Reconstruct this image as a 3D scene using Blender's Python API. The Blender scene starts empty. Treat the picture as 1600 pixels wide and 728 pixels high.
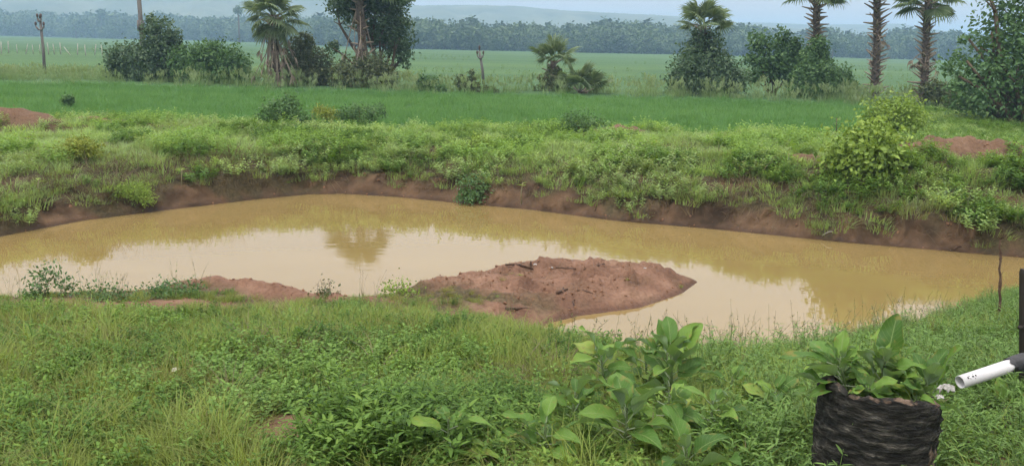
import bpy, math, random
import numpy as np
from mathutils import Matrix, Vector, Euler

random.seed(7); rng = np.random.default_rng(11)
S = bpy.context.scene; C = S.collection
R = math.radians

# ------------------------------------------------------------------ camera, sky, sun, exposure
CAM_H = 2.1; PITCH = R(12.0); ROLL = R(1.4); FOC = 800/math.tan(R(30))
cam = bpy.data.cameras.new('camera'); camo = bpy.data.objects.new('camera', cam); C.objects.link(camo)
cam.sensor_fit = 'HORIZONTAL'; cam.angle = R(60); cam.clip_start = 0.05; cam.clip_end = 9000
CAM_M = Matrix.Rotation(math.pi/2-PITCH, 4, 'X') @ Matrix.Rotation(ROLL, 4, 'Z')
camo.matrix_world = Matrix.Translation((0, 0, CAM_H)) @ CAM_M
S.camera = camo

SUN_EL = R(58); SUN_AZ = R(-145)         # high sun behind thin cloud, behind and left of the viewer
W = bpy.data.worlds.new('World'); S.world = W; W.use_nodes = True
wn = W.node_tree.nodes; wl = W.node_tree.links; wn.clear()
wo = wn.new('ShaderNodeOutputWorld'); wb = wn.new('ShaderNodeBackground'); wb.inputs['Strength'].default_value = 0.1
sky = wn.new('ShaderNodeTexSky'); sky.sky_type = 'NISHITA'; sky.sun_disc = False
sky.sun_elevation = SUN_EL; sky.sun_rotation = SUN_AZ; sky.dust_density = 3
tc = wn.new('ShaderNodeTexCoord'); sp = wn.new('ShaderNodeSeparateXYZ'); wl.new(tc.outputs['Generated'], sp.inputs[0])
ov = wn.new('ShaderNodeMapRange')        # overcast dome: horizon to zenith luminance ratio of a cloudy sky
ov.inputs['From Min'].default_value = 0; ov.inputs['From Max'].default_value = 1
ov.inputs['To Min'].default_value = 5.0; ov.inputs['To Max'].default_value = 17.0
wl.new(sp.outputs['Z'], ov.inputs['Value'])
cn = wn.new('ShaderNodeTexNoise'); cn.inputs['Scale'].default_value = 2.2; cn.inputs['Detail'].default_value = 5
cmp_ = wn.new('ShaderNodeMapping'); cmp_.inputs['Scale'].default_value = (1, 1, 3.5)
wl.new(tc.outputs['Generated'], cmp_.inputs[0]); wl.new(cmp_.outputs[0], cn.inputs['Vector'])
cr = wn.new('ShaderNodeMapRange'); cr.inputs['To Min'].default_value = .9; cr.inputs['To Max'].default_value = 1.1
wl.new(cn.outputs['Fac'], cr.inputs['Value'])
mu = wn.new('ShaderNodeMath'); mu.operation = 'MULTIPLY'; wl.new(ov.outputs[0], mu.inputs[0]); wl.new(cr.outputs[0], mu.inputs[1])
tint = wn.new('ShaderNodeMix'); tint.data_type = 'RGBA'; tint.blend_type = 'MULTIPLY'; tint.inputs['Factor'].default_value = 1
tint.inputs['A'].default_value = (1.05, .985, .97, 1); wl.new(mu.outputs[0], tint.inputs['B'])
mx = wn.new('ShaderNodeMix'); mx.data_type = 'RGBA'; mx.inputs['Factor'].default_value = .97
wl.new(sky.outputs[0], mx.inputs['A']); wl.new(tint.outputs['Result'], mx.inputs['B'])
wl.new(mx.outputs['Result'], wb.inputs['Color']); wl.new(wb.outputs[0], wo.inputs['Surface'])

sun = bpy.data.lights.new('sun', 'SUN'); suno = bpy.data.objects.new('sun', sun); C.objects.link(suno)
sun.energy = 1.5; sun.angle = R(11); sun.color = (1, .96, .9)
sdir = Vector((math.sin(SUN_AZ)*math.cos(SUN_EL), math.cos(SUN_AZ)*math.cos(SUN_EL), math.sin(SUN_EL)))
suno.rotation_euler = sdir.to_track_quat('Z', 'Y').to_euler(); suno.location = (0, 0, 60)

S.render.engine = 'CYCLES'
S.view_settings.view_transform = 'Standard'; S.view_settings.look = 'None'
S.view_settings.exposure = 0.5; S.view_settings.gamma = 1.0; S.view_settings.use_curve_mapping = False
S.cycles.use_denoising = True; S.cycles.use_adaptive_sampling = True; S.cycles.adaptive_threshold = .03; S.cycles.max_bounces = 4; S.cycles.diffuse_bounces = 3; S.cycles.glossy_bounces = 2
S.cycles.transmission_bounces = 3; S.cycles.volume_bounces = 1; S.cycles.transparent_max_bounces = 4

# ------------------------------------------------------------------ helpers
def at(px, py, z=0.0):
    """the point at height z that the photograph shows at a pixel"""
    d = CAM_M.to_3x3() @ Vector(((px-800)/FOC, -(py-364)/FOC, -1))
    return Vector((0, 0, CAM_H)) + d*((z-CAM_H)/d.z)

def atD(px, py, Y):
    d = CAM_M.to_3x3() @ Vector(((px-800)/FOC, -(py-364)/FOC, -1))
    return Vector((0, 0, CAM_H)) + d*(Y/d.y)

def tag(o, label=None, cat=None, group=None, kind=None):
    if label: o['label'] = label
    if cat: o['category'] = cat
    if group: o['group'] = group
    if kind: o['kind'] = kind
    return o

def empty(name, loc, rz=0):
    o = bpy.data.objects.new(name, None); C.objects.link(o); o.location = loc; o.rotation_euler = (0, 0, rz)
    o.empty_display_size = .1
    return o

def link_mesh(name, me, parent=None, loc=None, rot=None, scl=None):
    o = bpy.data.objects.new(name, me); C.objects.link(o); o.parent = parent
    if loc is not None: o.location = loc
    if rot is not None: o.rotation_euler = rot
    if scl is not None: o.scale = (scl, scl, scl) if not hasattr(scl, '__len__') else scl
    return o

def hash2(ix, iy, seed):
    h = (ix.astype(np.int64)*374761393 + iy.astype(np.int64)*668265263 + seed*1442695041) & 0xffffffff
    h = ((h ^ (h >> 13))*1274126177) & 0xffffffff
    return ((h ^ (h >> 16)) & 0xffff)/65535.0

def vnoise(x, y, seed=0):
    x = np.asarray(x, float); y = np.asarray(y, float)
    ix = np.floor(x); iy = np.floor(y); fx = x-ix; fy = y-iy
    fx = fx*fx*(3-2*fx); fy = fy*fy*(3-2*fy)
    a = hash2(ix, iy, seed); b = hash2(ix+1, iy, seed); c = hash2(ix, iy+1, seed); d = hash2(ix+1, iy+1, seed)
    return (a*(1-fx)+b*fx)*(1-fy)+(c*(1-fx)+d*fx)*fy

def fbm(x, y, seed=0, oct=4):
    s = 0; a = .5; t = 0
    for k in range(oct):
        s = s+a*vnoise(x*2**k+17.3*k, y*2**k-9.1*k, seed+k); t += a; a *= .5
    return s/t

def sstep(a, b, x):
    t = np.clip((x-a)/(b-a), 0, 1); return t*t*(3-2*t)

class MB:
    """collects faces into one mesh"""
    def __init__(s): s.v = []; s.f = []; s.var = []; s.mi = []; s.uv = []
    def add(s, verts, faces, var=0.0, mi=0):
        n = len(s.v); s.v += [tuple(p) for p in verts]
        for f in faces: s.f.append(tuple(i+n for i in f)); s.var.append(var); s.mi.append(mi)
    def tube(s, pts, rad, n=6, var=0., mi=0, cap=True):
        pts = [Vector(p) for p in pts]; vs = []
        for i, p in enumerate(pts):
            t = (pts[min(i+1, len(pts)-1)]-pts[max(i-1, 0)]).normalized()
            a = t.cross(Vector((.31, .87, .38))).normalized(); b = t.cross(a)
            for k in range(n):
                q = 2*math.pi*k/n; vs.append(p+(a*math.cos(q)+b*math.sin(q))*rad[i])
        fs = [(i*n+k, i*n+(k+1) % n, (i+1)*n+(k+1) % n, (i+1)*n+k) for i in range(len(pts)-1) for k in range(n)]
        if cap: fs += [tuple(range(n-1, -1, -1)), tuple((len(pts)-1)*n+k for k in range(n))]
        s.add(vs, fs, var, mi)
    def blade(s, base, az, h, w, droop, segs=3, var=0., mi=0):
        d = Vector((math.cos(az), math.sin(az), 0)); side = Vector((-d.y, d.x, 0)); vs = []
        for i in range(segs+1):
            t = i/segs
            p = Vector(base)+d*(droop*h*t*t)+Vector((0, 0, h*t*(1-.35*droop*t)))
            ww = w*(1-t)**.7*.5
            if i == segs: vs.append(p)
            else: vs += [p-side*ww, p+side*ww]
        fs = [(2*i, 2*i+1, 2*i+3, 2*i+2) for i in range(segs-1)]+[(2*segs-2, 2*segs-1, 2*segs)]
        s.add(vs, fs, var, mi)
    def leaf(s, base, dirv, up, L, Wd, fold=.25, curl=.2, var=0., mi=0, simple=False):
        base = Vector(base); d = Vector(dirv).normalized(); u = Vector(up); u = (u-d*u.dot(d)).normalized(); sd = d.cross(u)
        def P(t, q): return base+d*(L*t)+sd*(Wd*q)+u*(abs(q)*Wd*fold-curl*L*t*t)
        if simple:
            s.add([P(0, 0), P(.45, .5), P(1, 0), P(.45, -.5)], [(0, 1, 2), (0, 2, 3)], var, mi); return
        s.add([P(0, 0), P(.35, 0), P(.7, 0), P(1, 0), P(.3, .5), P(.68, .38), P(.3, -.5), P(.68, -.38)],
              [(0, 4, 1), (1, 4, 5, 2), (2, 5, 3), (0, 1, 6), (1, 2, 7, 6), (2, 3, 7)], var, mi)
    def mesh(s, name, mats, smooth=True):
        me = bpy.data.meshes.new(name); me.from_pydata(s.v, [], s.f)
        for m in (mats if isinstance(mats, (list, tuple)) else [mats]): me.materials.append(m)
        a = me.attributes.new('var', 'FLOAT', 'FACE'); a.data.foreach_set('value', np.array(s.var, np.float32))
        me.polygons.foreach_set('material_index', np.array(s.mi, np.int32))
        me.polygons.foreach_set('use_smooth', np.full(len(s.f), smooth))
        me.update(); return me
    def build(s, name, mats, parent=None, loc=None, smooth=True):
        return link_mesh(name, s.mesh(name, mats, smooth), parent, loc)

# ------------------------------------------------------------------ materials
def mat(name):
    m = bpy.data.materials.new(name); m.use_nodes = True; n = m.node_tree.nodes; n.clear()
    o = n.new('ShaderNodeOutputMaterial'); return m, n, m.node_tree.links, o

def ramp(n, cols):
    r = n.new('ShaderNodeValToRGB'); e = r.color_ramp.elements
    while len(e) < len(cols): e.new(.5)
    for k, (p, c) in enumerate(cols): e[k].position = p; e[k].color = (*c, 1)
    return r

def leaf_mat(name, lo, mid, hi, inst=True, trans=.28, rough=.55, spec=.25, back=None):
    m, n, l, o = mat(name)
    va = n.new('ShaderNodeAttribute'); va.attribute_name = 'var'
    ad = n.new('ShaderNodeMath'); ad.operation = 'ADD'; l.new(va.outputs['Fac'], ad.inputs[0])
    if inst:
        ta = n.new('ShaderNodeAttribute'); ta.attribute_type = 'INSTANCER'; ta.attribute_name = 'tint'
        l.new(ta.outputs['Fac'], ad.inputs[1])
    else: ad.inputs[1].default_value = .5
    r = ramp(n, [(0, lo), (.5, mid), (1, hi)]); l.new(ad.outputs[0], r.inputs[0])
    b = n.new('ShaderNodeBsdfPrincipled'); b.inputs['Roughness'].default_value = rough; b.inputs['Specular IOR Level'].default_value = spec
    l.new(r.outputs[0], b.inputs['Base Color'])
    t = n.new('ShaderNodeBsdfTranslucent'); g = n.new('ShaderNodeMix'); g.data_type = 'RGBA'; g.blend_type = 'MULTIPLY'
    g.inputs['Factor'].default_value = 1; g.inputs['B'].default_value = (1.25, 1.2, .6, 1); l.new(r.outputs[0], g.inputs['A']); l.new(g.outputs['Result'], t.inputs[0])
    x = n.new('ShaderNodeMixShader'); x.inputs[0].default_value = trans; l.new(b.outputs[0], x.inputs[1]); l.new(t.outputs[0], x.inputs[2])
    l.new(x.outputs[0], o.inputs[0]); return m

def plain_mat(name, c1, c2, scale=8, rough=.8, bump=.4, stretch=(1, 1, 1), spec=.2, det=6, dist=.02):
    m, n, l, o = mat(name)
    t = n.new('ShaderNodeTexCoord'); mp = n.new('ShaderNodeMapping'); mp.inputs['Scale'].default_value = stretch
    l.new(t.outputs['Object'], mp.inputs[0])
    z = n.new('ShaderNodeTexNoise'); z.inputs['Scale'].default_value = scale; z.inputs['Detail'].default_value = det; l.new(mp.outputs[0], z.inputs['Vector'])
    r = ramp(n, [(.3, c1), (.7, c2)]); l.new(z.outputs['Fac'], r.inputs[0])
    b = n.new('ShaderNodeBsdfPrincipled'); b.inputs['Roughness'].default_value = rough; b.inputs['Specular IOR Level'].default_value = spec
    l.new(r.outputs[0], b.inputs['Base Color'])
    bp = n.new('ShaderNodeBump'); bp.inputs['Strength'].default_value = bump; bp.inputs['Distance'].default_value = dist
    l.new(z.outputs['Fac'], bp.inputs['Height']); l.new(bp.outputs[0], b.inputs['Normal'])
    l.new(b.outputs[0], o.inputs[0]); return m

M = {}
M['grass'] = leaf_mat('grass_blade', (0.232, 0.191, 0.08), (0.204, 0.271, 0.073), (0.291, 0.37, 0.09), trans=.4, spec=.12)
M['grass_cool'] = leaf_mat('grass_blade_cool', (0.096, 0.156, 0.049), (0.159, 0.278, 0.077), (0.25, 0.383, 0.104), trans=.4, spec=.15)
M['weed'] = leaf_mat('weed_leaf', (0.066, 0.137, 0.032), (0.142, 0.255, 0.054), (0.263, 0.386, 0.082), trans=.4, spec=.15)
M['yweed'] = leaf_mat('yellow_green_weed', (0.145, 0.252, 0.066), (0.23, 0.377, 0.098), (0.35, 0.485, 0.131), trans=.42, spec=.15)
M['bank'] = leaf_mat('bank_grass', (0.233, 0.253, 0.128), (0.277, 0.413, 0.155), (0.413, 0.56, 0.198), trans=.42, spec=.12)
M['rice'] = leaf_mat('young_rice', (0.091, 0.205, 0.063), (0.127, 0.27, 0.091), (0.192, 0.346, 0.126), trans=.42, spec=.12)
M['pale'] = leaf_mat('pale_tall_grass', (0.142, 0.23, 0.1), (0.209, 0.305, 0.147), (0.294, 0.37, 0.209), trans=.4, spec=.12)
M['dry'] = leaf_mat('dry_seed_stem', (.10, .08, .035), (.15, .15, .06), (.20, .24, .10))
M['dead'] = leaf_mat('dead_grass', (.07, .055, .035), (.14, .11, .065), (.22, .18, .11))
M['wood_far'] = leaf_mat('far_wood_leaves', (0.034, 0.063, 0.034), (0.061, 0.105, 0.047), (0.115, 0.168, 0.074), trans=.15)
M['bush_dark'] = leaf_mat('dark_bush_leaves', (0.034, 0.067, 0.036), (0.068, 0.123, 0.058), (0.187, 0.257, 0.158), inst=False)
M['bush_mid'] = leaf_mat('mid_green_bush_leaves', (0.047, 0.098, 0.037), (0.089, 0.176, 0.063), (0.162, 0.265, 0.105), inst=False)
M['bush_bright'] = leaf_mat('bright_shrub_leaves', (0.097, 0.162, 0.032), (0.205, 0.313, 0.059), (0.324, 0.443, 0.092), inst=False)
M['bush_bright2'] = leaf_mat('fresh_bush_leaves', (0.043, 0.095, 0.033), (0.089, 0.18, 0.061), (0.17, 0.28, 0.11), inst=False)
M['bush_yellow'] = leaf_mat('yellow_shrub_leaves', (.12, .16, .03), (.23, .28, .05), (.32, .35, .08), inst=False)
M['bush_olive'] = leaf_mat('olive_bush_leaves', (.05, .07, .035), (.10, .13, .06), (.19, .21, .11), inst=False)
M['palm_leaf'] = leaf_mat('palm_fan', (0.077, 0.121, 0.055), (0.132, 0.193, 0.094), (0.242, 0.297, 0.165), inst=False)
M['dead_palm'] = leaf_mat('dead_palm_frond', (.13, .10, .075), (.24, .195, .15), (.38, .33, .27), inst=False, trans=.1)
M['palm_bark'] = plain_mat('palm_trunk_bark', (.045, .036, .03), (.14, .115, .095), 9, .9, .7, (1, 1, 2.5))
M['bark'] = plain_mat('branch_bark', (.07, .052, .036), (.17, .13, .09), 14, .9, .5, (1, 1, .3))
M['stem'] = plain_mat('green_stem', (.045, .08, .025), (.08, .12, .04), 20, .6, .1)
M['pole'] = plain_mat('weathered_pole', (.085, .08, .075), (.18, .17, .16), 10, .85, .4, (1, 1, .15))
M['insulator'] = plain_mat('dark_insulator', (.05, .03, .025), (.09, .055, .045), 12, .3, 0, spec=.5)
M['twig'] = plain_mat('dry_twig', (.06, .035, .025), (.13, .085, .06), 30, .9, .5, (1, 1, 1))
M['pale_stem'] = plain_mat('pale_green_stem', (.17, .16, .085), (.25, .23, .13), 14, .8, .2)
M['pale_wood'] = plain_mat('pale_stake', (.28, .27, .23), (.42, .41, .36), 10, .8, .2)

# ------------------------------------------------------------------ ground shape
FAR = [(-9.6, 9.4), (-7.15, 12.07), (-6.57, 13.3), (-5.75, 14.21), (-4.55, 15.48), (-3.75, 16.15), (-3.2, 16.3), (-2.14, 16.1), (-0.93, 15.59),
       (.32, 15.13), (1.68, 14.33), (3.06, 13.88), (3.98, 13.5), (5.1, 13.03), (6.11, 12.72), (7.3, 12.32), (8.6, 11.9), (9.6, 11.45)]
NEAR = [(9.6, 11.45), (8.9, 10.9), (7.4, 10.75), (6.2, 10.5), (5.2, 9.85), (4.3, 9.1), (3.3, 8.45), (2.6, 7.95), (1.9, 7.7), (1.2, 7.72), (.62, 8.05), (.3, 8.45), (.38, 8.74),
        (.72, 9.02), (1.43, 9.38), (2.0, 10.0), (2.3, 10.55), (2.05, 10.95), (1.7, 11.1), (1.25, 11.25), (.4, 11.2), (-.2, 10.85), (-.7, 10.4), (-1.05, 10.0), (-1.38, 9.6), (-1.55, 9.38),
        (-1.95, 9.36), (-2.25, 9.5), (-2.65, 9.72), (-3.3, 9.85), (-4.15, 9.4), (-4.9, 9.15), (-5.3, 8.95), (-7, 8.4), (-8.6, 8.3), (-9.6, 9.4)]

def seg_dist(x, y, poly):
    best = np.full(x.shape, 1e9)
    for (ax, ay), (bx, by) in zip(poly[:-1], poly[1:]):
        vx, vy = bx-ax, by-ay; t = np.clip(((x-ax)*vx+(y-ay)*vy)/(vx*vx+vy*vy), 0, 1)
        best = np.minimum(best, np.hypot(x-ax-t*vx, y-ay-t*vy))
    return best

def inside(x, y, poly):
    r = np.zeros(x.shape, bool); n = len(poly)
    for i in range(n):
        (ax, ay), (bx, by) = poly[i], poly[(i+1) % n]
        if ay == by: continue
        c = ((ay > y) != (by > y)) & (x < (bx-ax)*(y-ay)/(by-ay)+ax); r ^= c
    return r

POND = FAR+NEAR[1:-1]
WATER_Z = -.7
HEAPS = [(at(26, 205), 1.2, .5, .44, .1), (at(150, 199), 1.3, .3, .24, .0), (at(968, 219), .8, .4, .34, -.1), (at(1500, 262, .2), 1.3, .45, .30, -.22), (at(1262, 252, .25), .4, .25, .06, 0), (at(505, 204), .5, .3, .12, 0)]

def blob(x, y, c, rx, ry, a=0):
    dx = x-c[0]; dy = y-c[1]; u = dx*math.cos(a)+dy*math.sin(a); v = -dx*math.sin(a)+dy*math.cos(a)
    return np.exp(-((u/rx)**2+(v/ry)**2))

BARE = [(at(60, 474, -.4), .7, .24, 0), (at(210, 480, -.38), .95, .24, .05), (at(320, 474, -.38), .6, .22, 0), (at(430, 452, -.48), .85, .30, -.42), (at(560, 478, -.5), .45, .18, 0),
        (at(478, 668, -.02), .24, .30, .2), (at(812, 495, -.55), .42, .25, .3), (at(1575, 735, 0), .28, .12, 0), (at(700, 505, -.5), .25, .08, 0), (at(300, 640), .16, .10, .4), (at(640, 585, -.2), .2, .1, .4)]

def ground(x, y, full=False):
    x = np.asarray(x, float); y = np.asarray(y, float)
    n1 = fbm(x*1.3, y*1.3, 3, 3)-.5; n2 = fbm(x*5, y*5, 9, 3)-.5
    df = seg_dist(x, y, FAR); dn = seg_dist(x, y, NEAR); ins = inside(x, y, POND)
    wf = sstep(-.6, .6, dn-df)                         # 1 on the far bank
    d = np.where(ins, -1, 1)*np.minimum(df, dn)
    # far bank: a toe of mud, a cut face of soil, then a ragged weedy shoulder up to the plain
    right = sstep(2, 8, x)
    dd = d+(n1*.42+n2*.16)*sstep(.02, .3, d)*wf
    face = .26+.08*right+.12*n1
    zf = np.interp(dd, [0, .06, .2, .32, 1.0, 1.9], [0, .02, .22, .35, .57, .70])
    zf = zf+(face-.27)*sstep(.07, .28, dd)*(1-sstep(.6, 1.6, dd))
    plain = (fbm(x*.9, y*.9, 21, 4)-.5)*.26*sstep(15, 17, y+.18*abs(x)*0+2*(1-wf))*(1-sstep(20, 23, y))
    padd = sstep(21.2, 23.4, y+n1*3.0+(fbm(x*.25, y*.25, 63, 3)-.5)*3.5-.02*x)*(1-sstep(36.5, 37.5, y))*(1-sstep(.385, .43, x/np.maximum(y, 1)))
    berm = .36*sstep(.5, 6.5, x)*sstep(.5, 2.0, d)*(1-sstep(3.6, 7.5, d))*(1+.8*n1)
    zfar = WATER_Z+zf+plain*sstep(.6, 2, d)-.1*padd+berm
    hp = np.zeros_like(x)
    for c, rx, ry, h, a in HEAPS: hp = np.maximum(hp, h*blob(x, y, c, rx, ry, a)*(1+.9*n2+.5*n1))
    zfar = zfar+hp
    # near side: gentle slope, with the mound of the spit
    G = np.interp(y, [2, 4.2, 6, 8.6, 10.5], [.02, 0, -.16, -.44, -.44])
    G = G-.10*sstep(8.6, 9.2, y)*sstep(-1.5, -.9, x)*(1-sstep(2.3, 2.6, x))
    pen = sstep(8.3, 9, y)*sstep(-1.5, -.9, x)*(1-sstep(2.3, 2.6, x))*(1-wf)
    zn = WATER_Z+(G-WATER_Z)*(1-np.exp(-np.maximum(d, 0)/(.42-.2*pen+.4*sstep(.3, 1, x)*(1-pen))))+(n1*.10+n2*.03)*sstep(.1, .7, d)
    pen = sstep(8.3, 9, y)*sstep(-1.5, -.9, x)*(1-sstep(2.3, 2.6, x))*(1-wf)
    lump = fbm(x*3.1, y*3.1, 33, 4)-.5; fine = fbm(x*11, y*11, 41, 3)-.5
    zn = zn+pen*sstep(.02, .3, d)*(.02+.17*lump+.13*fine-.07*np.exp(-((fbm(x*2.2+3, y*3.4, 87, 3)-.5)/.035)**2))
    ridge = blob(x, y, at(412, 453, -.48), 1.15, .17, -.42)
    zn = zn+ridge*.12*sstep(.05, .3, d)*(1+.8*n2)
    zn = zn+.03*fine*sstep(.05, .4, d)
    z = np.where(ins, WATER_Z+np.maximum(d*.45, -.5)-.004, zn*(1-wf)+zfar*wf)
    z = z+.10*np.exp(-((y-39)/2.2)**2)*wf
    z = z+(fbm(x/60, y/60, 55, 3)-.5)*1.2*sstep(70, 260, y)
    if not full: return z
    bare = np.zeros_like(x)
    for c, rx, ry, a in BARE: bare = np.maximum(bare, blob(x, y, c, rx, ry, a)*2.0)
    gr = blob(x, y, at(700, 482, -.45), .85, .34, .2)+.8*blob(x, y, at(800, 466, -.42), .38, .2, -.2)+blob(x, y, at(600, 470, -.5), .5, .4, .2)
    bare = np.maximum(bare, pen*sstep(9.0, 9.5, y+.3*x+n1*.6)*(1-sstep(.32, .6, gr+n2*.6)))
    bare = np.maximum(bare, (1-sstep(.0, .22, d+n2*.2))*(1-wf))
    bare = np.maximum(bare, ridge*1.5)
    rag = fbm(x*1.1, y*1.1, 77, 3)
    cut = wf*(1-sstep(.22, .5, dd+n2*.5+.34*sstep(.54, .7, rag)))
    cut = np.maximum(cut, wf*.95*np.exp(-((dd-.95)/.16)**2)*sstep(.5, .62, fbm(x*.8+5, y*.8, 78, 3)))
    heap = np.zeros_like(x)
    for c, rx, ry, h, a in HEAPS: heap = np.maximum(heap, blob(x, y, c, rx*1.05, ry*1.05, a)*1.7)
    heap = np.clip(heap+n2*.8-.15, 0, 1)*wf
    bare = np.clip(bare+n2*.9*(bare > .05), 0, 1)*(1-wf)
    return z, dict(d=d, wf=wf, dd=dd, bare=np.clip(bare, 0, 1), cut=np.clip(cut, 0, 1), heap=heap, padd=padd, pen=pen)

def axis(lo, hi, step, far_lo, far_hi, g=1.07):
    a = list(np.arange(lo, hi+1e-6, step)); s = step; p = hi
    while p < far_hi: s *= g; p += s; a.append(p)
    s = step; p = lo; b = []
    while p > far_lo: s *= g; p -= s; b.append(p)
    return np.array(b[::-1]+a)

gx = axis(-8.6, 9.4, .05, -3600, 3600, 1.075); gy = axis(2.6, 17.6, .05, -60, 4200, 1.06)
X, Y = np.meshgrid(gx, gy); Z, A = ground(X, Y, True)
lipw = A['cut']*sstep(.03, .2, Z-WATER_Z)
hx = (fbm(X*3.3, Y*3.3, 71, 4)-.5)*.42*lipw; hy = (fbm(X*3.3, Y*3.3, 72, 4)-.5)*.42*lipw; Z = Z+(fbm(X*8, Y*8, 73, 3)-.5)*.12*lipw
nx, ny = len(gx), len(gy)
co = np.stack([X+hx, Y+hy, Z], -1).reshape(-1, 3)
idx = np.arange(nx*ny).reshape(ny, nx)
quads = np.stack([idx[:-1, :-1], idx[:-1, 1:], idx[1:, 1:], idx[1:, :-1]], -1).reshape(-1, 4)
def fast_mesh(name, co, faces, mats, smooth=True):
    me = bpy.data.meshes.new(name); k = faces.shape[1]
    me.vertices.add(len(co)); me.vertices.foreach_set('co', co.astype(np.float32).ravel())
    me.loops.add(faces.size); me.loops.foreach_set('vertex_index', faces.astype(np.int32).ravel())
    me.polygons.add(len(faces)); me.polygons.foreach_set('loop_start', np.arange(0, faces.size, k, dtype=np.int32))
    me.polygons.foreach_set('loop_total', np.full(len(faces), k, np.int32))
    me.polygons.foreach_set('use_smooth', np.full(len(faces), smooth))
    for m in (mats if isinstance(mats, (list, tuple)) else [mats]): me.materials.append(m)
    me.update(calc_edges=True); me.validate(); return me

def ground_mat():
    m, n, l, o = mat('ground_soil_and_turf')
    t = n.new('ShaderNodeTexCoord')
    def noise(s, d=6, vec=None):
        z = n.new('ShaderNodeTexNoise'); z.inputs['Scale'].default_value = s; z.inputs['Detail'].default_value = d
        l.new(vec or t.outputs['Object'], z.inputs['Vector']); return z
    def attr(a): q = n.new('ShaderNodeAttribute'); q.attribute_name = a; return q
    def mix(f, a, b):
        q = n.new('ShaderNodeMix'); q.data_type = 'RGBA'
        if isinstance(f, float): q.inputs['Factor'].default_value = f
        else: l.new(f, q.inputs['Factor'])
        for s, v in (('A', a), ('B', b)):
            if isinstance(v, tuple): q.inputs[s].default_value = (*v, 1)
            else: l.new(v, q.inputs[s])
        return q.outputs['Result']
    n_mid = noise(2.3, 7); n_fine = noise(24, 8); n_big = noise(.35, 4)
    red = ramp(n, [(.3, (.12, .066, .042)), (.55, (.195, .112, .074)), (.75, (.265, .165, .112))]); l.new(n_mid.outputs['Fac'], red.inputs[0])
    speck = ramp(n, [(.35, (.55, .5, .5)), (.55, (1, 1, 1))]); l.new(n_fine.outputs['Fac'], speck.inputs[0])
    mm = n.new('ShaderNodeMix'); mm.data_type = 'RGBA'; mm.blend_type = 'MULTIPLY'; mm.inputs['Factor'].default_value = .55
    l.new(red.outputs[0], mm.inputs['A']); l.new(speck.outputs[0], mm.inputs['B'])
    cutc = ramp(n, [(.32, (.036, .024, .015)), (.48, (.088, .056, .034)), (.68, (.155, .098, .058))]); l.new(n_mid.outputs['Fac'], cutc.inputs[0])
    litter = ramp(n, [(.35, (.05, .042, .022)), (.6, (.09, .072, .038)), (.8, (.14, .105, .06))]); l.new(n_fine.outputs['Fac'], litter.inputs[0])
    mp = n.new('ShaderNodeMapping'); mp.inputs['Scale'].default_value = (.012, .07, 1); l.new(t.outputs['Object'], mp.inputs[0])
    n_field = noise(1.0, 5, mp.outputs[0])
    field = ramp(n, [(.3, (.045, .10, .036)), (.5, (.056, .12, .042)), (.7, (.072, .14, .048))]); l.new(n_field.outputs['Fac'], field.inputs[0])
    # far plots: each plot its own shade of green
    bm_ = n.new('ShaderNodeMapping'); bm_.inputs['Scale'].default_value = (.012, .028, 1); bm_.inputs['Rotation'].default_value = (0, 0, .09); l.new(t.outputs['Object'], bm_.inputs[0])
    vo = n.new('ShaderNodeTexVoronoi'); vo.distance = 'CHEBYCHEV'; vo.inputs['Scale'].default_value = 1.0; vo.inputs['Randomness'].default_value = .7; l.new(bm_.outputs[0], vo.inputs['Vector'])
    sx = n.new('ShaderNodeSeparateXYZ'); l.new(vo.outputs['Color'], sx.inputs[0])
    plot = ramp(n, [(0, (.75, .85, .7)), (.5, (1, 1, 1)), (1, (1.2, 1.12, .95))]); l.new(sx.outputs['X'], plot.inputs[0])
    fm = n.new('ShaderNodeMix'); fm.data_type = 'RGBA'; fm.blend_type = 'MULTIPLY'; fm.inputs['Factor'].default_value = .8
    l.new(field.outputs[0], fm.inputs['A']); l.new(plot.outputs[0], fm.inputs['B'])
    c = mix(attr('field').outputs['Fac'], litter.outputs[0], fm.outputs['Result'])
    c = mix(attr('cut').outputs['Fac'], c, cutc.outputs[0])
    c = mix(attr('red').outputs['Fac'], c, mm.outputs['Result'])
    wet = n.new('ShaderNodeMix'); wet.data_type = 'RGBA'; wet.blend_type = 'MULTIPLY'; l.new(attr('wet').outputs['Fac'], wet.inputs['Factor'])
    l.new(c, wet.inputs['A']); wet.inputs['B'].default_value = (.58, .52, .48, 1)
    b = n.new('ShaderNodeBsdfPrincipled'); b.inputs['Specular IOR Level'].default_value = .2
    l.new(wet.outputs['Result'], b.inputs['Base Color'])
    rr = n.new('ShaderNodeMapRange'); rr.inputs['To Min'].default_value = .92; rr.inputs['To Max'].default_value = .55; l.new(attr('wet').outputs['Fac'], rr.inputs['Value']); l.new(rr.outputs[0], b.inputs['Roughness'])
    bp = n.new('ShaderNodeBump'); bp.inputs['Strength'].default_value = .9; bp.inputs['Distance'].default_value = .035
    b2 = n.new('ShaderNodeBump'); b2.inputs['Strength'].default_value = .8; b2.inputs['Distance'].default_value = .012
    nb = noise(9, 8); l.new(nb.outputs['Fac'], bp.inputs['Height']); n5 = noise(45, 5); l.new(n5.outputs['Fac'], b2.inputs['Height']); l.new(bp.outputs[0], b2.inputs['Normal'])
    l.new(b2.outputs[0], b.inputs['Normal']); l.new(b.outputs[0], o.inputs[0]); return m

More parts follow.
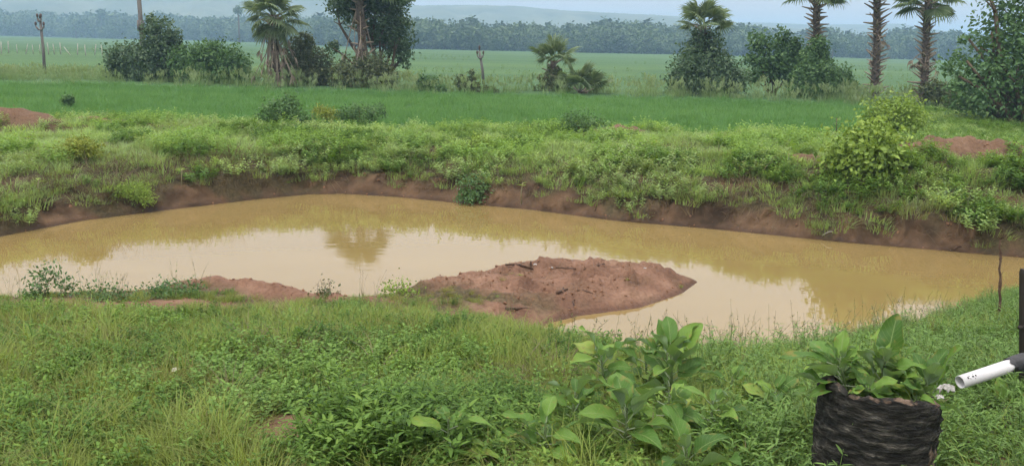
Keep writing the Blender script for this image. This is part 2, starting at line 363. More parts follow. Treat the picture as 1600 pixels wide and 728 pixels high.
gme = fast_mesh('ground', co, quads, ground_mat())
def put(me, name, arr):
    a = me.attributes.new(name, 'FLOAT', 'POINT'); a.data.foreach_set('value', np.asarray(arr, np.float32).ravel())
put(gme, 'red', np.clip(np.maximum(A['bare'], A['heap']*.68), 0, 1)); put(gme, 'cut', A['cut'])
put(gme, 'field', sstep(21.5, 23, Y)); put(gme, 'wet', (1-sstep(.015, .06, Z-WATER_Z))*(np.abs(A['d']) < 1.2))
gobj = tag(link_mesh('ground', gme), 'level farmland with red soil banks round the pond', 'ground', kind='structure')

# ------------------------------------------------------------------ pond water
def water_mat():
    m, n, l, o = mat('muddy_water')
    t = n.new('ShaderNodeTexCoord'); mp = n.new('ShaderNodeMapping'); mp.inputs['Scale'].default_value = (.35, 1, 1); l.new(t.outputs['Object'], mp.inputs[0])
    z = n.new('ShaderNodeTexNoise'); z.inputs['Scale'].default_value = .6; z.inputs['Detail'].default_value = 3; l.new(mp.outputs[0], z.inputs['Vector'])
    r = ramp(n, [(.3, (.215, .155, .058)), (.7, (.245, .178, .068))]); l.new(z.outputs['Fac'], r.inputs[0])
    b = n.new('ShaderNodeBsdfPrincipled'); b.inputs['Roughness'].default_value = .02; b.inputs['IOR'].default_value = 1.55
    l.new(r.outputs[0], b.inputs['Base Color'])
    w = n.new('ShaderNodeTexNoise'); w.inputs['Scale'].default_value = 5; w.inputs['Detail'].default_value = 3; l.new(mp.outputs[0], w.inputs['Vector'])
    bp = n.new('ShaderNodeBump'); bp.inputs['Strength'].default_value = .10; bp.inputs['Distance'].default_value = .012; l.new(w.outputs['Fac'], bp.inputs['Height'])
    l.new(bp.outputs[0], b.inputs['Normal']); l.new(b.outputs[0], o.inputs[0]); return m
wp = [(-11, 7.2), (11, 6.2), (11, 13), (-2.5, 17.6), (-5, 17.2), (-11, 11)]
wm = MB(); wm.add([(x, y, WATER_Z) for x, y in wp], [tuple(range(6))])
tag(wm.build('pond_water', water_mat(), smooth=False), 'muddy tan pond water mirroring the pale sky', 'water', kind='structure')

# ------------------------------------------------------------------ hills
def hills(name, D, ctrl, depth, seed, label):
    az = np.radians(np.linspace(-52, 52, 520)); px = 800+FOC*np.tan(np.clip(az, -1, 1))
    el = np.interp(px, [c[0] for c in ctrl], [c[1] for c in ctrl])/FOC
    top = D*el*(1+0*az); rows = 26; V = []
    for j in range(rows):
        t = j/(rows-1); r = (D-depth*.5)+depth*1.3*t
        prof = np.sin(min(t/.77, 1)*math.pi/2)**1.25 if t <= .77 else np.cos((t-.77)/.23*math.pi/2)*.999
        ridge = .74+.26*fbm(az*34+seed, np.full_like(az, t*3.2), seed, 4)*2*.9 if t < .6 else 1
        rough = (fbm(az*260, np.full_like(az, t*30), seed+5, 3)-.5)*.05*D/40
        V.append(np.stack([np.sin(az)*r, np.cos(az)*r, -1.5+top*prof*ridge*(r/D)+rough*(prof > .05)], -1))
    V = np.array(V); n = len(az); i = np.arange(rows*n).reshape(rows, n)
    q = np.stack([i[:-1, :-1], i[:-1, 1:], i[1:, 1:], i[1:, :-1]], -1).reshape(-1, 4)
    me = fast_mesh(name, V.reshape(-1, 3), q, HILL)
    tag(link_mesh(name, me), label, 'hills', kind='structure')
HILL = plain_mat('hill_forest', (.09, .115, .085), (.16, .18, .125), .03, .95, .6, det=8, dist=4)
hills('hills', 800, [(-2500, 50), (-600, 58), (0, 62), (400, 72), (560, 66), (650, 59), (730, 62), (800, 62), (870, 57), (950, 55), (1050, 52), (1120, 45), (1160, 41), (1300, 33), (1420, 26), (1520, 30), (1650, 22), (2200, 30), (4000, 36)], 230, 5, 'long blue forested ridge behind the fields')
hills('far_hills', 1080, [(-2500, 30), (600, 30), (900, 36), (1100, 42), (1180, 44), (1260, 42), (1300, 43), (1380, 45), (1450, 36), (1550, 24), (1650, 22), (2200, 30), (4000, 30)], 260, 15, 'paler hills behind the long blue ridge')

# ------------------------------------------------------------------ scattering of uncountable plants
def make_source(name, meshes):
    col = bpy.data.collections.new(name)
    for k, me in enumerate(meshes):
        o = bpy.data.objects.new(f'{name}_{k:02d}', me); col.objects.link(o)
    return col

def scatter(name, col, nproto, pts, scl, tint, label, cat, tilt=.12, zrot=None, idx=None):
    n = len(pts)
    me = bpy.data.meshes.new(name); me.vertices.add(n); me.vertices.foreach_set('co', np.asarray(pts, np.float32).ravel())
    rot = np.stack([rng.normal(0, tilt, n), rng.normal(0, tilt, n), rng.uniform(0, 2*math.pi, n) if zrot is None else zrot], -1)
    a = me.attributes.new('rot', 'FLOAT_VECTOR', 'POINT'); a.data.foreach_set('vector', rot.astype(np.float32).ravel())
    put(me, 'scl', scl); put(me, 'tint', tint)
    a = me.attributes.new('pick', 'INT', 'POINT'); a.data.foreach_set('value', (rng.integers(0, nproto, n) if idx is None else idx).astype(np.int32))
    o = link_mesh(name, me); tag(o, label, cat, kind='stuff')
    g = bpy.data.node_groups.new(name, 'GeometryNodeTree')
    g.interface.new_socket('Geometry', in_out='INPUT', socket_type='NodeSocketGeometry'); g.interface.new_socket('Geometry', in_out='OUTPUT', socket_type='NodeSocketGeometry')
    N = g.nodes; L = g.links; gi = N.new('NodeGroupInput'); go = N.new('NodeGroupOutput')
    ip = N.new('GeometryNodeInstanceOnPoints'); ci = N.new('GeometryNodeCollectionInfo'); ci.inputs['Collection'].default_value = col
    ci.inputs['Separate Children'].default_value = True; ci.inputs['Reset Children'].default_value = True
    def na(nm, ty): q = N.new('GeometryNodeInputNamedAttribute'); q.data_type = ty; q.inputs['Name'].default_value = nm; return q.outputs['Attribute']
    L.new(gi.outputs[0], ip.inputs['Points']); L.new(ci.outputs[0], ip.inputs['Instance']); ip.inputs['Pick Instance'].default_value = True
    L.new(na('pick', 'INT'), ip.inputs['Instance Index']); L.new(na('rot', 'FLOAT_VECTOR'), ip.inputs['Rotation']); L.new(na('scl', 'FLOAT'), ip.inputs['Scale'])
    L.new(ip.outputs[0], go.inputs[0])
    md = o.modifiers.new('scatter', 'NODES'); md.node_group = g
    return o

U = random.uniform
def clump(n, h, w, spread, droop, mats, var=.18, segs=3):
    b = MB()
    for _ in range(n):
        r = spread*math.sqrt(random.random()); a = U(0, 6.283)
        b.blade((r*math.cos(a), r*math.sin(a), -.01), a+U(-.9, .9), h*U(.5, 1.1), w*U(.7, 1.2), droop*U(.2, 1.4), segs, U(-var, var))
    return b.mesh('clump', mats)

def sprig(stems, h, n, L, Wd, mats, spread=.05, lean=.35, simple=False, up=.35, var=.2, whorl=2):
    b = MB()
    for _ in range(stems):
        a = U(0, 6.283); r = spread*math.sqrt(random.random()); base = Vector((r*math.cos(a), r*math.sin(a), -.01)); H = h*U(.65, 1.1)
        top = base+Vector((math.cos(a)*lean*H, math.sin(a)*lean*H, H)); b.tube([base, (base+top)/2+Vector((0, 0, .04*H)), top], [.0025, .002, .001], 3, 0, 0, False)
        q = U(0, 6.283)
        for k in range(n):
            t = .2+.8*(k+.5)/n; p = base.lerp(top, t); q += 1.6
            for w in range(whorl):
                z = q+w*6.283/whorl+U(-.3, .3); d = Vector((math.cos(z), math.sin(z), up+U(-.35, .5)+.6*max(0, t-.75)))
                b.leaf(p, d, (0, 0, 1), L*U(.6, 1.1)*(1-.3*t), Wd*U(.75, 1.15)*(1-.3*t), .3, U(.05, .35), U(-var, var), 0, simple)
    return b.mesh('sprig', mats)

def seedgrass(n, h, mats):
    b = MB()
    for _ in range(n):
        a = U(0, 6.283); H = h*U(.6, 1.1); l = U(.1, .45)
        pts = [Vector((math.cos(a)*l*H*t*t+.03*math.cos(a), math.sin(a)*l*H*t*t+.03*math.sin(a), H*t)) for t in (0, .35, .7, 1)]
        b.tube(pts, [.0017, .0014, .0011, .0008], 3, U(-.2, .2), 0, False)
        for k in range(random.randint(5, 11)):
            t = U(.68, 1.0); p = pts[2].lerp(pts[3], (t-.68)/.32); z = U(0, 6.283)
            b.leaf(p, (math.cos(z), math.sin(z), U(-.2, .9)), (0, 0, 1), U(.012, .04), U(.006, .012), .1, 0, U(-.4, .1), 0, True)
        for k in range(2): b.blade((pts[0].x, pts[0].y, 0), U(0, 6.283), H*U(.3, .6), .006, U(.2, 1.2), 3, U(0, .3))
    return b.mesh('seedgrass', mats)

def plume(n, h, mats):
    b = MB()
    for _ in range(n):
        a = U(0, 6.283); b.blade((U(-.2, .2), U(-.2, .2), 0), a, h*U(.6, 1), .02, U(.2, .9), 4, U(-.25, .1))
    for _ in range(n//3):
        a = U(0, 6.283); x, y = U(-.2, .2), U(-.2, .2); l = U(.05, .3); H = h*U(.9, 1.25)
        for k in range(9):
            t = .72+.28*k/8; p = (x+math.cos(a)*l*H*t*t, y+math.sin(a)*l*H*t*t, H*t)
            b.leaf(p, (U(-1, 1), U(-1, 1), 1.6), (1, 0, 0), .12*U(.6, 1.2), .03, .1, 0, U(.1, .5), 0, True)
    return b.mesh('plume', mats)

src = {}
def source(key, meshes): src[key] = (make_source(key, meshes), len(meshes))
source('short_grass', [clump(120, U(.11, .2), .006, .17, .8, M['grass'], .26) for _ in range(6)])
source('long_grass', [clump(60, U(.22, .36), .008, .12, .9, M['grass'], .25, segs=4) for _ in range(5)])
source('cool_grass', [clump(50, U(.2, .32), .013, .14, 1.0, M['grass_cool'], .25, segs=4) for _ in range(5)])
source('cool_sprig', [sprig(15, U(.16, .28), 6, .075, .016, M['grass_cool'], .15, .4, var=.3) for _ in range(4)])
source('small_weed', [sprig(16, U(.11, .2), 6, .052, .021, M['weed'], .17, .4, var=.3) for _ in range(5)])
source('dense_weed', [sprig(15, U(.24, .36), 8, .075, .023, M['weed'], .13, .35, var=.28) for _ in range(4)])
source('yellow_weed', [sprig(12, U(.14, .24), 6, .055, .027, M['yweed'], .13, .3, var=.3) for _ in range(4)])
source('bank_grass', [clump(70, U(.18, .32), .017, .28, 1.0, M['bank'], .32) for _ in range(6)])
source('bank_weed', [sprig(15, U(.2, .4), 6, .12, .055, M['bank'], .27, .35, True, var=.3) for _ in range(4)])
source('bank_yellow', [sprig(10, U(.22, .4), 6, .11, .055, M['yweed'], .2, .4, True) for _ in range(3)])
source('bank_dark', [sprig(10, U(.22, .4), 7, .12, .06, M['weed'], .2, .4, True) for _ in range(3)])
source('rice', [clump(90, U(.28, .36), .015, .24, .45, M['rice'], .25) for _ in range(5)])
source('plume', [plume(20, U(.42, .66), M['pale']) for _ in range(4)])
source('seed', [seedgrass(random.randint(2, 5), U(.32, .52), M['dry']) for _ in range(6)])
source('dead_grass', [clump(12, U(.15, .3), .008, .08, 1.5, M['dead']) for _ in range(4)])

def pts_in(x0, x1, y0, y1, dens):
    n = int((x1-x0)*(y1-y0)*dens); return rng.uniform(x0, x1, n), rng.uniform(y0, y1, n)

def frustum(x, y, m=1.6): return np.abs(x) < .6*y+m
def keep(x, y, p):
    k = rng.random(len(x)) < p; return x[k], y[k]
def on_ground(x, y, dz=0.): return np.stack([x, y, ground(x, y)+dz], -1)

# --- near bank
_p = at(1506, 592, .24); PIPE = (_p.x, _p.y, _p.x+.7, _p.y+.2)
STUMP = at(1376, 612, .52); STUMP.z = 0
def near_pts(dens, y0=2.4, y1=11):
    x, y = pts_in(-8, 8.4, y0, y1, dens); k = frustum(x, y); x, y = x[k], y[k]
    z, a = ground(x, y, True)
    PX = np.clip((x-PIPE[0])/(PIPE[2]-PIPE[0]), 0, 1); k = (a['d'] > .04) & (a['wf'] < .5) & (np.hypot(x-PIPE[0]-PX*(PIPE[2]-PIPE[0]), (y-PIPE[1]-PX*(PIPE[3]-PIPE[1])+.12)*.7) > .17) & (np.hypot(x-STUMP.x, y-STUMP.y) > .36)
    return x[k], y[k], {q: v[k] for q, v in a.items()}
def patch(x, y, s, seed): return fbm(x*s, y*s, seed, 3)

def low(x, y): return (1-.5*sstep(6.6, 8.2, y)*(1-sstep(1.0, 2.6, x)))*(1-.4*sstep(8.4, 8.9, y)*(1-sstep(2, 3, x)))*(.45+.55*sstep(.15, 1.1, seg_dist(x, y, NEAR)))
x, y, a = near_pts(55); p = (1-a['bare'])**1.5*np.clip(.45+patch(x, y, 1.4, 101), 0, 1)*(1-.45*sstep(1.2, 2.2, x-.12*y))
k = rng.random(len(x)) < p; x, y = x[k], y[k]
t = .0+1.0*patch(x, y, 1.1, 103)+.10*sstep(-1, 2, x)-.10*sstep(6.5, 8.5, y)
scatter('short_grass', *src['short_grass'], on_ground(x, y), rng.uniform(.6, 1.2, len(x))*low(x, y), t, 'short mixed grass carpeting the near bank of the pond', 'grass')
x, y, a = near_pts(30); p = (1-a['bare'])**2*sstep(.42, .62, patch(x, y, 1.0, 107))*(y < 8.2)
k = rng.random(len(x)) < p; x, y = x[k], y[k]; t = .3+.55*patch(x, y, 1.2, 108)
scatter('long_grass', *src['long_grass'], on_ground(x, y), rng.uniform(.6, 1.1, len(x))*low(x, y), t, 'longer drooping grass tufts in patches on the near bank', 'grass')
x, y, a = near_pts(42); p = (1-a['bare'])**2*np.clip(sstep(.36, .6, patch(x, y, 1.6, 111))+.25, 0, 1)*(y < 8.8)
k = rng.random(len(x)) < p; x, y = x[k], y[k]; t = -.05+.95*patch(x, y, 1.6, 112)
scatter('small_weed', *src['small_weed'], on_ground(x, y), rng.uniform(.6, 1.2, len(x))*low(x, y), t, 'small leafed green weeds growing through the near grass', 'weeds')
x, y, a = near_pts(60); p = (1-a['bare'])**2*np.clip(1.1*blob(x, y, at(430, 600), .45, .55)+.6*blob(x, y, at(560, 545), .7, .35)+.25*blob(x, y, at(640, 590), .5, .4)+.5*blob(x, y, at(540, 490, -.4), .25, .25)+.4*blob(x, y, at(1180, 660), .5, .5)+.05, 0, 1)
k = rng.random(len(x)) < p; x, y = x[k], y[k]; t = .05+.55*patch(x, y, 1.4, 114)
scatter('yellow_green_weed', *src['yellow_weed'], on_ground(x, y), rng.uniform(.6, 1.1, len(x))*low(x, y), t, 'yellow-green broad leafed weeds in the near grass', 'weeds')
x, y, a = near_pts(110); p = np.clip(1.9*blob(x, y, at(615, 700), .40, .36)+1.0*blob(x, y, at(780, 640), .5, .3)+.5*blob(x, y, at(900, 700), .5, .3)+.3*blob(x, y, at(1160, 700), .5, .35)-.1, 0, 1)*(1-a['bare'])
k = rng.random(len(x)) < p; x, y = x[k], y[k]; t = .0+.75*patch(x, y, 2, 116)  # leaf tint kept low, standing in for shade between the leaves
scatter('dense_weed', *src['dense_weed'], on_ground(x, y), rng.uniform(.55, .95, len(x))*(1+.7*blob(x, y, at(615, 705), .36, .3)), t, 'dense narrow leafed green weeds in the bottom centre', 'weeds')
x, y, a = near_pts(55); p = (1-a['bare'])**2*np.clip(sstep(.6, 2.0, x-.12*(y-4))*(.35+patch(x, y, 1.5, 121)), 0, 1)
k = rng.random(len(x)) < p; x, y = x[k], y[k]; t = .15+.6*patch(x, y, 1.3, 122)
scatter('broad_blade_grass', *src['cool_grass'], on_ground(x, y), rng.uniform(.55, 1.05, len(x))*low(x, y), t, 'lush broad bladed grass on the right of the near bank', 'grass')
x, y, a = near_pts(55); p = (1-a['bare'])**2*np.clip(sstep(.6, 2.2, x-.12*(y-4))*(.3+patch(x, y, 1.9, 125)), 0, 1)
k = rng.random(len(x)) < p; x, y = x[k], y[k]; t = .1+.6*patch(x, y, 1.6, 126)
scatter('bamboo_leafed_weed', *src['cool_sprig'], on_ground(x, y), rng.uniform(.6, 1.3, len(x))*low(x, y), t, 'bamboo-like leafed weeds round the hollow stump', 'weeds')
x, y, a = near_pts(34); p = np.clip((1-sstep(.4, 1.3, a['d']))*(.25+.9*sstep(.2, 1, x))*(1-sstep(4, 5, x)), 0, 1)*(1-a['pen'])*(a['d'] > .1)*(1-a['bare'])+.12*(y > 4.4)*(1-a['pen'])*(1-a['bare'])*(x < 3)*np.clip(patch(x, y, .8, 191)*2.4-.7, 0, 1)
k = rng.random(len(x)) < p; x, y = x[k], y[k]
scatter('seed_grass', *src['seed'], on_ground(x, y), rng.uniform(.5, 1.05, len(x))*(1-.3*(x < 0)), rng.uniform(.2, .9, len(x)), 'thin dry seed-head stems standing against the pond water', 'grass')
x, y, a = near_pts(70); p = np.clip(.7-a['bare'], 0, 1)*sstep(.46, .6, patch(x, y, 1.2, 131))
k = rng.random(len(x)) < p; x, y = x[k], y[k]
scatter('dry_grass', *src['dead_grass'], on_ground(x, y), rng.uniform(.5, 1.1, len(x))*low(x, y), rng.uniform(.2, 1, len(x)), 'dry straw-coloured grass lying in the near turf', 'grass')

# --- far bank
def far_pts(dens, y0=11.5, y1=37):
    x, y = pts_in(-16, 17, y0, y1, dens); k = frustum(x, y, 2.2); x, y = x[k], y[k]
    z, a = ground(x, y, True); k = (a['d'] > .10) & (a['wf'] > .5) & (a['padd'] < .5) & ((y < 25) | (x > .38*y))
    return x[k], y[k], {q: v[k] for q, v in a.items()}
x, y, a = far_pts(30); p = (1-a['cut']*np.where(a['dd'] > .16, .72, 1))*(1-a['heap'])**2*np.clip(.35+1.0*patch(x, y, 1.3, 141), 0, 1)
k = rng.random(len(x)) < p; x, y = x[k], y[k]; d = a['d'][k]; t = .02+.9*patch(x, y, .8, 142)-.15*(1-sstep(.3, 1.3, d))
scatter('bank_grass', *src['bank_grass'], on_ground(x, y), rng.uniform(.4, .85, len(x)), t, 'weedy grass covering the far bank of the pond', 'grass')
x, y, a = far_pts(13); p = (1-a['cut'])*(1-a['heap'])**2*sstep(.4, .65, patch(x, y, .9, 145))
k = rng.random(len(x)) < p; x, y = x[k], y[k]; t = .15+.6*patch(x, y, .6, 146)
scatter('bank_weed', *src['bank_weed'], on_ground(x, y), rng.uniform(.3, .85, len(x)), t, 'leafy weeds among the grass of the far bank', 'weeds')
x, y, a = far_pts(40); p = (1-a['cut'])*(1-a['heap'])**2*sstep(.52, .66, patch(x, y, .9, 148))*sstep(.8, 1.8, a['d'])*(x < .37*y)
k = rng.random(len(x)) < p; x, y = x[k], y[k]; t = .1+.6*patch(x, y, .9, 149)
scatter('bank_yellow_weed', *src['bank_yellow'], on_ground(x, y), rng.uniform(.4, 1.0, len(x)), t, 'yellow-green weeds in patches on the far bank', 'weeds')
x, y, a = far_pts(30); p = (1-a['cut'])*(1-a['heap'])**2*np.clip(sstep(.56, .70, patch(x, y, 1.0, 152))+.3*(x > .37*y), 0, 1)
k = rng.random(len(x)) < p; x, y = x[k], y[k]; t = .1+.6*patch(x, y, .9, 153)
scatter('bank_dark_weed', *src['bank_dark'], on_ground(x, y), rng.uniform(.35, .95, len(x)), t, 'dark green leafy weeds in patches on the far bank', 'weeds')
x, y, a = far_pts(170, 11.5, 18.5); p = np.clip(np.exp(-((a['dd']-.42)/.25)**2)+.9*np.exp(-((a['dd']-1.0)/.25)**2), 0, 1)*np.clip(patch(x, y, 1.6, 155)*1.7-.35, 0, 1)
k = rng.random(len(x)) < p; x, y = x[k], y[k]
scatter('bank_dead_grass', *src['dead_grass'], on_ground(x, y), rng.uniform(.6, 1.3, len(x)), rng.uniform(0, .8, len(x)), 'dead matted grass hanging over the cut bank', 'grass', tilt=.5)
# --- young rice strip and pale tall grass on the bund behind it
x, y = pts_in(-26, 27, 20.5, 38, 8); k = frustum(x, y, 2.5); x, y = x[k], y[k]; z, a = ground(x, y, True)
k = rng.random(len(x)) < a['padd']**2*(1-a['heap']); x, y = x[k], y[k]
scatter('young_rice', *src['rice'], on_ground(x, y), rng.uniform(.7, 1.15, len(x)), .25+.5*patch(x, y*2, .25, 161), 'strip of bright green young rice behind the pond', 'rice')
x, y = pts_in(-36, 34, 33, 50, 16); k = frustum(x, y, 3); x, y = x[k], y[k]
c = 38.4+1.2*(patch(x, y*0, .12, 163)-.5)*4+.06*np.abs(np.minimum(x+8, 0))*2
p = np.exp(-((y-c)/1.7)**2)*np.clip(patch(x, y, .5, 164)*2-.55, 0, 1)*.75+.5*np.exp(-((y-c-4)/4)**2)*sstep(-12, -17, x)
k = rng.random(len(x)) < p; x, y = x[k], y[k]
scatter('pale_tall_grass', *src['plume'], on_ground(x, y), rng.uniform(.6, 1.3, len(x))*(1-.35*(x < -14)), .25+.5*patch(x, y, .4, 165), 'pale tall grass with feathery heads along the field edge', 'grass')
x, y = pts_in(-60, 60, 46, 150, 3.5); k = frustum(x, y, 3); x, y = x[k], y[k]
rows = np.array([55, 66, 80, 97, 118, 142]); q = np.min(np.abs(y[:, None]-rows[None]-(x[:, None]*.05*np.array([1, -1, .6, -.5, 1, .3]))), 1)
p = (q < .5)*sstep(.42, .55, patch(x, y*.3, .07, 167)); k = rng.random(len(x)) < p; x, y = x[k], y[k]
scatter('bund_grass', *src['plume'], on_ground(x, y), rng.uniform(.3, .55, len(x)), rng.uniform(.0, .4, len(x)), 'low grass on the bunds between the far rice plots', 'grass')

# ------------------------------------------------------------------ far wood
def leaf_cloud(lobes, n, size, up=.4, cl=10, shell=.5, seed=0, var=.35, aspect=.55, crad=.16):
    """leaf faces in twigs spread through a set of ellipsoid lobes -> verts, tris, var"""
    r = np.random.default_rng(seed); L = np.array(lobes, float)
    vol = (L[:, 3]*L[:, 4]*L[:, 5])**.8; nc = max(4, n//cl)
    w = r.choice(len(L), nc, p=vol/vol.sum()); d = r.normal(size=(nc, 3)); d /= np.linalg.norm(d, axis=1)[:, None]
    rad = (shell+(1.08-shell)*r.random(nc)**.6)*(1+.18*r.normal(size=nc)*.7)
    cc = L[w, :3]+d*L[w, 3:6]*rad[:, None]; cvar = r.normal(0, var*.45, nc)
    k = np.repeat(np.arange(nc), cl); m = len(k)
    sc = L[w, 3:6].mean(1)[k]
    p = cc[k]+r.normal(size=(m, 3))*(crad*np.clip(sc, .3, 1.6))[:, None]
    nrm = r.normal(size=(m, 3))*.8+d[k]*.6+np.array([0, 0, up]); nrm /= np.linalg.norm(nrm, axis=1)[:, None]
    a = np.cross(nrm, r.normal(size=(m, 3))); a /= np.linalg.norm(a, axis=1)[:, None]; b = np.cross(nrm, a)
    s = size*r.uniform(.55, 1.25, m)[:, None]
    V = np.stack([p-a*s*.5, p+b*s*aspect*.5+nrm*s*.08, p+a*s*.5, p-b*s*aspect*.5+nrm*s*.08], 1).reshape(-1, 3)
    i = np.arange(m)[:, None]*4; T = np.concatenate([i+np.array([[0, 1, 2]]), i+np.array([[0, 2, 3]])], 1).reshape(-1, 3)
    vv = np.repeat(cvar[k]+r.uniform(-var*.4, var*.4, m), 2)
    return V, T, vv

def cloud_mesh(name, m, *args, **kw):
    V, T, vv = leaf_cloud(*args, **kw); me = fast_mesh(name, V, T, m, smooth=False)
    a = me.attributes.new('var', 'FLOAT', 'FACE'); a.data.foreach_set('value', vv.astype(np.float32)); return me

def far_tree(k):
    r = random.Random(k); lobes = [(r.uniform(-.25, .25), r.uniform(-.25, .25), r.uniform(.3, .8), r.uniform(.2, .36), r.uniform(.2, .36), r.uniform(.15, .3)) for _ in range(7)]
    return cloud_mesh('far_crown', M['wood_far'], lobes, 420, .12, seed=k, cl=7, shell=.3, crad=.22, aspect=.8)
def far_palm():
    b = MB(); b.tube([(0, 0, 0), (.02, 0, .5), (.03, 0, .85)], [.025, .02, .018], 4, -.3)
    for k in range(16):
        a = k*2.4; e = U(-.4, 1.1); d = Vector((math.cos(a)*math.cos(e), math.sin(a)*math.cos(e), math.sin(e)))
        b.leaf((.03, 0, .86), d, (0, 0, 1), U(.22, .32), .12, .2, .5, U(-.2, .3))
    return b.mesh('far_palm', M['wood_far'])
source('wood', [far_tree(k) for k in range(6)]+[far_palm()])
n = 3000; fx = rng.uniform(-260, 1860, n); fd = rng.random(n)**.8
front = np.interp(fx, [-300, 0, 300, 420, 560, 700, 1000, 1300, 1500, 1900], [500, 500, 460, 390, 300, 265, 290, 320, 350, 380])
yy = front*(1+.22*fd+.10*(patch(fx*.015, fx*0, 1, 177)-.5)); ta = (fx-800)/FOC; xx = yy*ta*1.0+yy*0.0
sz = (np.interp(fx, [0, 300, 600, 700, 1000, 1500], [9.5, 9, 7, 6.4, 7.2, 7.5])*(.30+.55*fd+.55*rng.random(n)**1.5+.75*patch(fx*.02, fx*0, 1.5, 171)))
ix = np.where(rng.random(n) < .07, 6, rng.integers(0, 6, n)); sz = np.where(ix == 6, sz*1.05, sz)
scatter('far_wood', *src['wood'], np.stack([xx, yy, ground(xx, yy)-.4], -1), sz, .15+.55*rng.random(n)+.25*(1-fd), 'far-off belt of trees at the end of the fields', 'wood', tilt=.05, idx=ix)

# ------------------------------------------------------------------ trees and bushes along the field edge
def hit(px, py):
    """where the line of sight through a pixel meets the ground"""
    d = CAM_M.to_3x3() @ Vector(((px-800)/FOC, -(py-364)/FOC, -1)); t = np.linspace(2.5, 60, 12000)
    z = CAM_H+d.z*t-ground(d.x*t, d.y*t); i = int(np.argmax(z < 0)); q = t[i]
    return Vector((d.x*q, d.y*q, CAM_H+d.z*q))
def gz(x, y): return float(ground(np.array([x]), np.array([y]))[0])
def limb(b, p0, p1, r0, r1, n=5, wig=.12, seg=4):
    p0 = Vector(p0); p1 = Vector(p1); L = (p1-p0).length; pts = []
    for i in range(seg+1):
        t = i/seg; q = p0.lerp(p1, t)
        if 0 < i < seg: q += Vector((U(-1, 1), U(-1, 1), U(-.5, .5)))*wig*L*.5
        pts.append(q)
    b.tube(pts, [r0+(r1-r0)*i/seg for i in range(seg+1)], n, 0, 0, True); return pts

def bush(name, px, py, Yd, lobes_px, n, leaf, m, label, cat='bush', trunk_r=.06, stems=5, seed=1, up=.4, cl=10, shell=.35, depth=.85, group=None, crad=.16, aspect=.55):
    """lobes_px: (px centre, py centre, px half width, px half height); Yd: distance"""
    base = atD(px, py, Yd); base.z = gz(base.x, base.y)
    root = empty(name, base); lobes = []
    for (cx, cy, hw, hh) in lobes_px:
        c = atD(cx, cy, Yd); s = Yd/FOC*1.0
        lobes.append((c.x-base.x, U(-.25, .25)*hw*s*depth, c.z-base.z, hw*s, hw*s*depth, hh*s))
    me = cloud_mesh('foliage', M[m], lobes, int(n*(1.9 if Yd > 25 else 1.5 if Yd > 12 else 1)), leaf*(1.12 if Yd > 25 else 1), up=up, cl=cl, shell=shell, seed=seed, crad=crad, aspect=aspect)
    b = MB()
    for k in range(stems):
        L = lobes[k % len(lobes)]; a = U(0, 6.28)
        e = (L[0]+.5*L[3]*math.cos(a), L[1]+.5*L[4]*math.sin(a), max(.15, L[2]+.35*L[5]*U(-.2, 1)))
        pts = limb(b, (U(-.1, .1)*2, U(-.1, .1), -.08), e, trunk_r*U(.5, 1), trunk_r*.25)
        for _ in range(3):
            q = pts[random.choice((2, 3))]; limb(b, q, (q.x+U(-.6, .6)*L[3], q.y+U(-.6, .6)*L[4], q.z+U(.1, .6)*L[5]), trunk_r*.3, trunk_r*.1, 4, .15, 3)
    b.build('trunk' if cat == 'tree' else 'stem', M['bark'], root)
    link_mesh('crown' if cat == 'tree' else 'foliage', me, root)
    return tag(root, label, cat, group)

YB = 40.0
bush('bush', 225, 131, 40.5, [(212, 100, 42, 28), (250, 95, 32, 34), (186, 98, 22, 20), (250, 62, 26, 28), (240, 45, 16, 20), (275, 75, 14, 22), (232, 118, 40, 14)], 6500, .15, 'bush_dark', 'tall dark bush with pale leaf backs in front of the thin tall pole', seed=2)
bush('bush', 328, 131, 40, [(300, 102, 34, 26), (345, 95, 36, 27), (375, 108, 20, 22), (325, 85, 26, 18), (330, 118, 55, 13)], 5200, .14, 'bush_bright2', 'rounded mid-green bush between the tall dark bush and the shaggy palm', seed=3)
bush('bush', 478, 137, 40.5, [(470, 88, 24, 30), (495, 105, 26, 28), (455, 105, 20, 30), (480, 120, 46, 18), (475, 65, 14, 16)], 4600, .13, 'bush_olive', 'olive bush right beside the shaggy palm with hanging dead fronds', seed=4)
bush('bush', 568, 138, 39.5, [(548, 112, 24, 22), (585, 108, 24, 24), (605, 120, 18, 16), (530, 120, 18, 16), (570, 124, 48, 14)], 3600, .12, 'bush_olive', 'brownish green bush wrapping the palm trunk under the leafy tree', seed=5)
bush('leafy_tree', 592, 138, 41, [(560, 12, 44, 24), (605, 30, 34, 30), (622, 62, 26, 30), (580, 0, 50, 16), (535, 8, 26, 14), (632, 85, 14, 22), (610, -2, 34, 20), (520, 72, 14, 10), (590, 60, 22, 18)], 5600, .16, 'bush_dark', 'dark leafy tree crowning the middle palm trunk left of centre', 'tree', trunk_r=.13, stems=9, seed=6, shell=.3)
bush('shrub', 672, 150, 38, [(670, 128, 16, 12), (680, 140, 18, 10), (662, 138, 10, 8)], 900, .12, 'bush_mid', 'low shrub just right of the leafy tree in the pale grass', stems=4, trunk_r=.02, seed=7)
bush('shrub', 728, 150, 38, [(722, 132, 12, 12), (738, 122, 5, 14), (742, 138, 12, 9), (765, 145, 16, 9)], 900, .11, 'bush_olive', 'sparse shrub at the foot of the short leaning pole near centre', stems=5, trunk_r=.02, seed=8)
bush('bush', 1102, 153, 40, [(1100, 75, 26, 26), (1098, 100, 42, 28), (1105, 125, 54, 27), (1070, 132, 24, 20), (1140, 128, 22, 24), (1098, 58, 14, 14)], 8000, .14, 'bush_dark', 'conical dark bush climbing round the palm right of centre', seed=9)
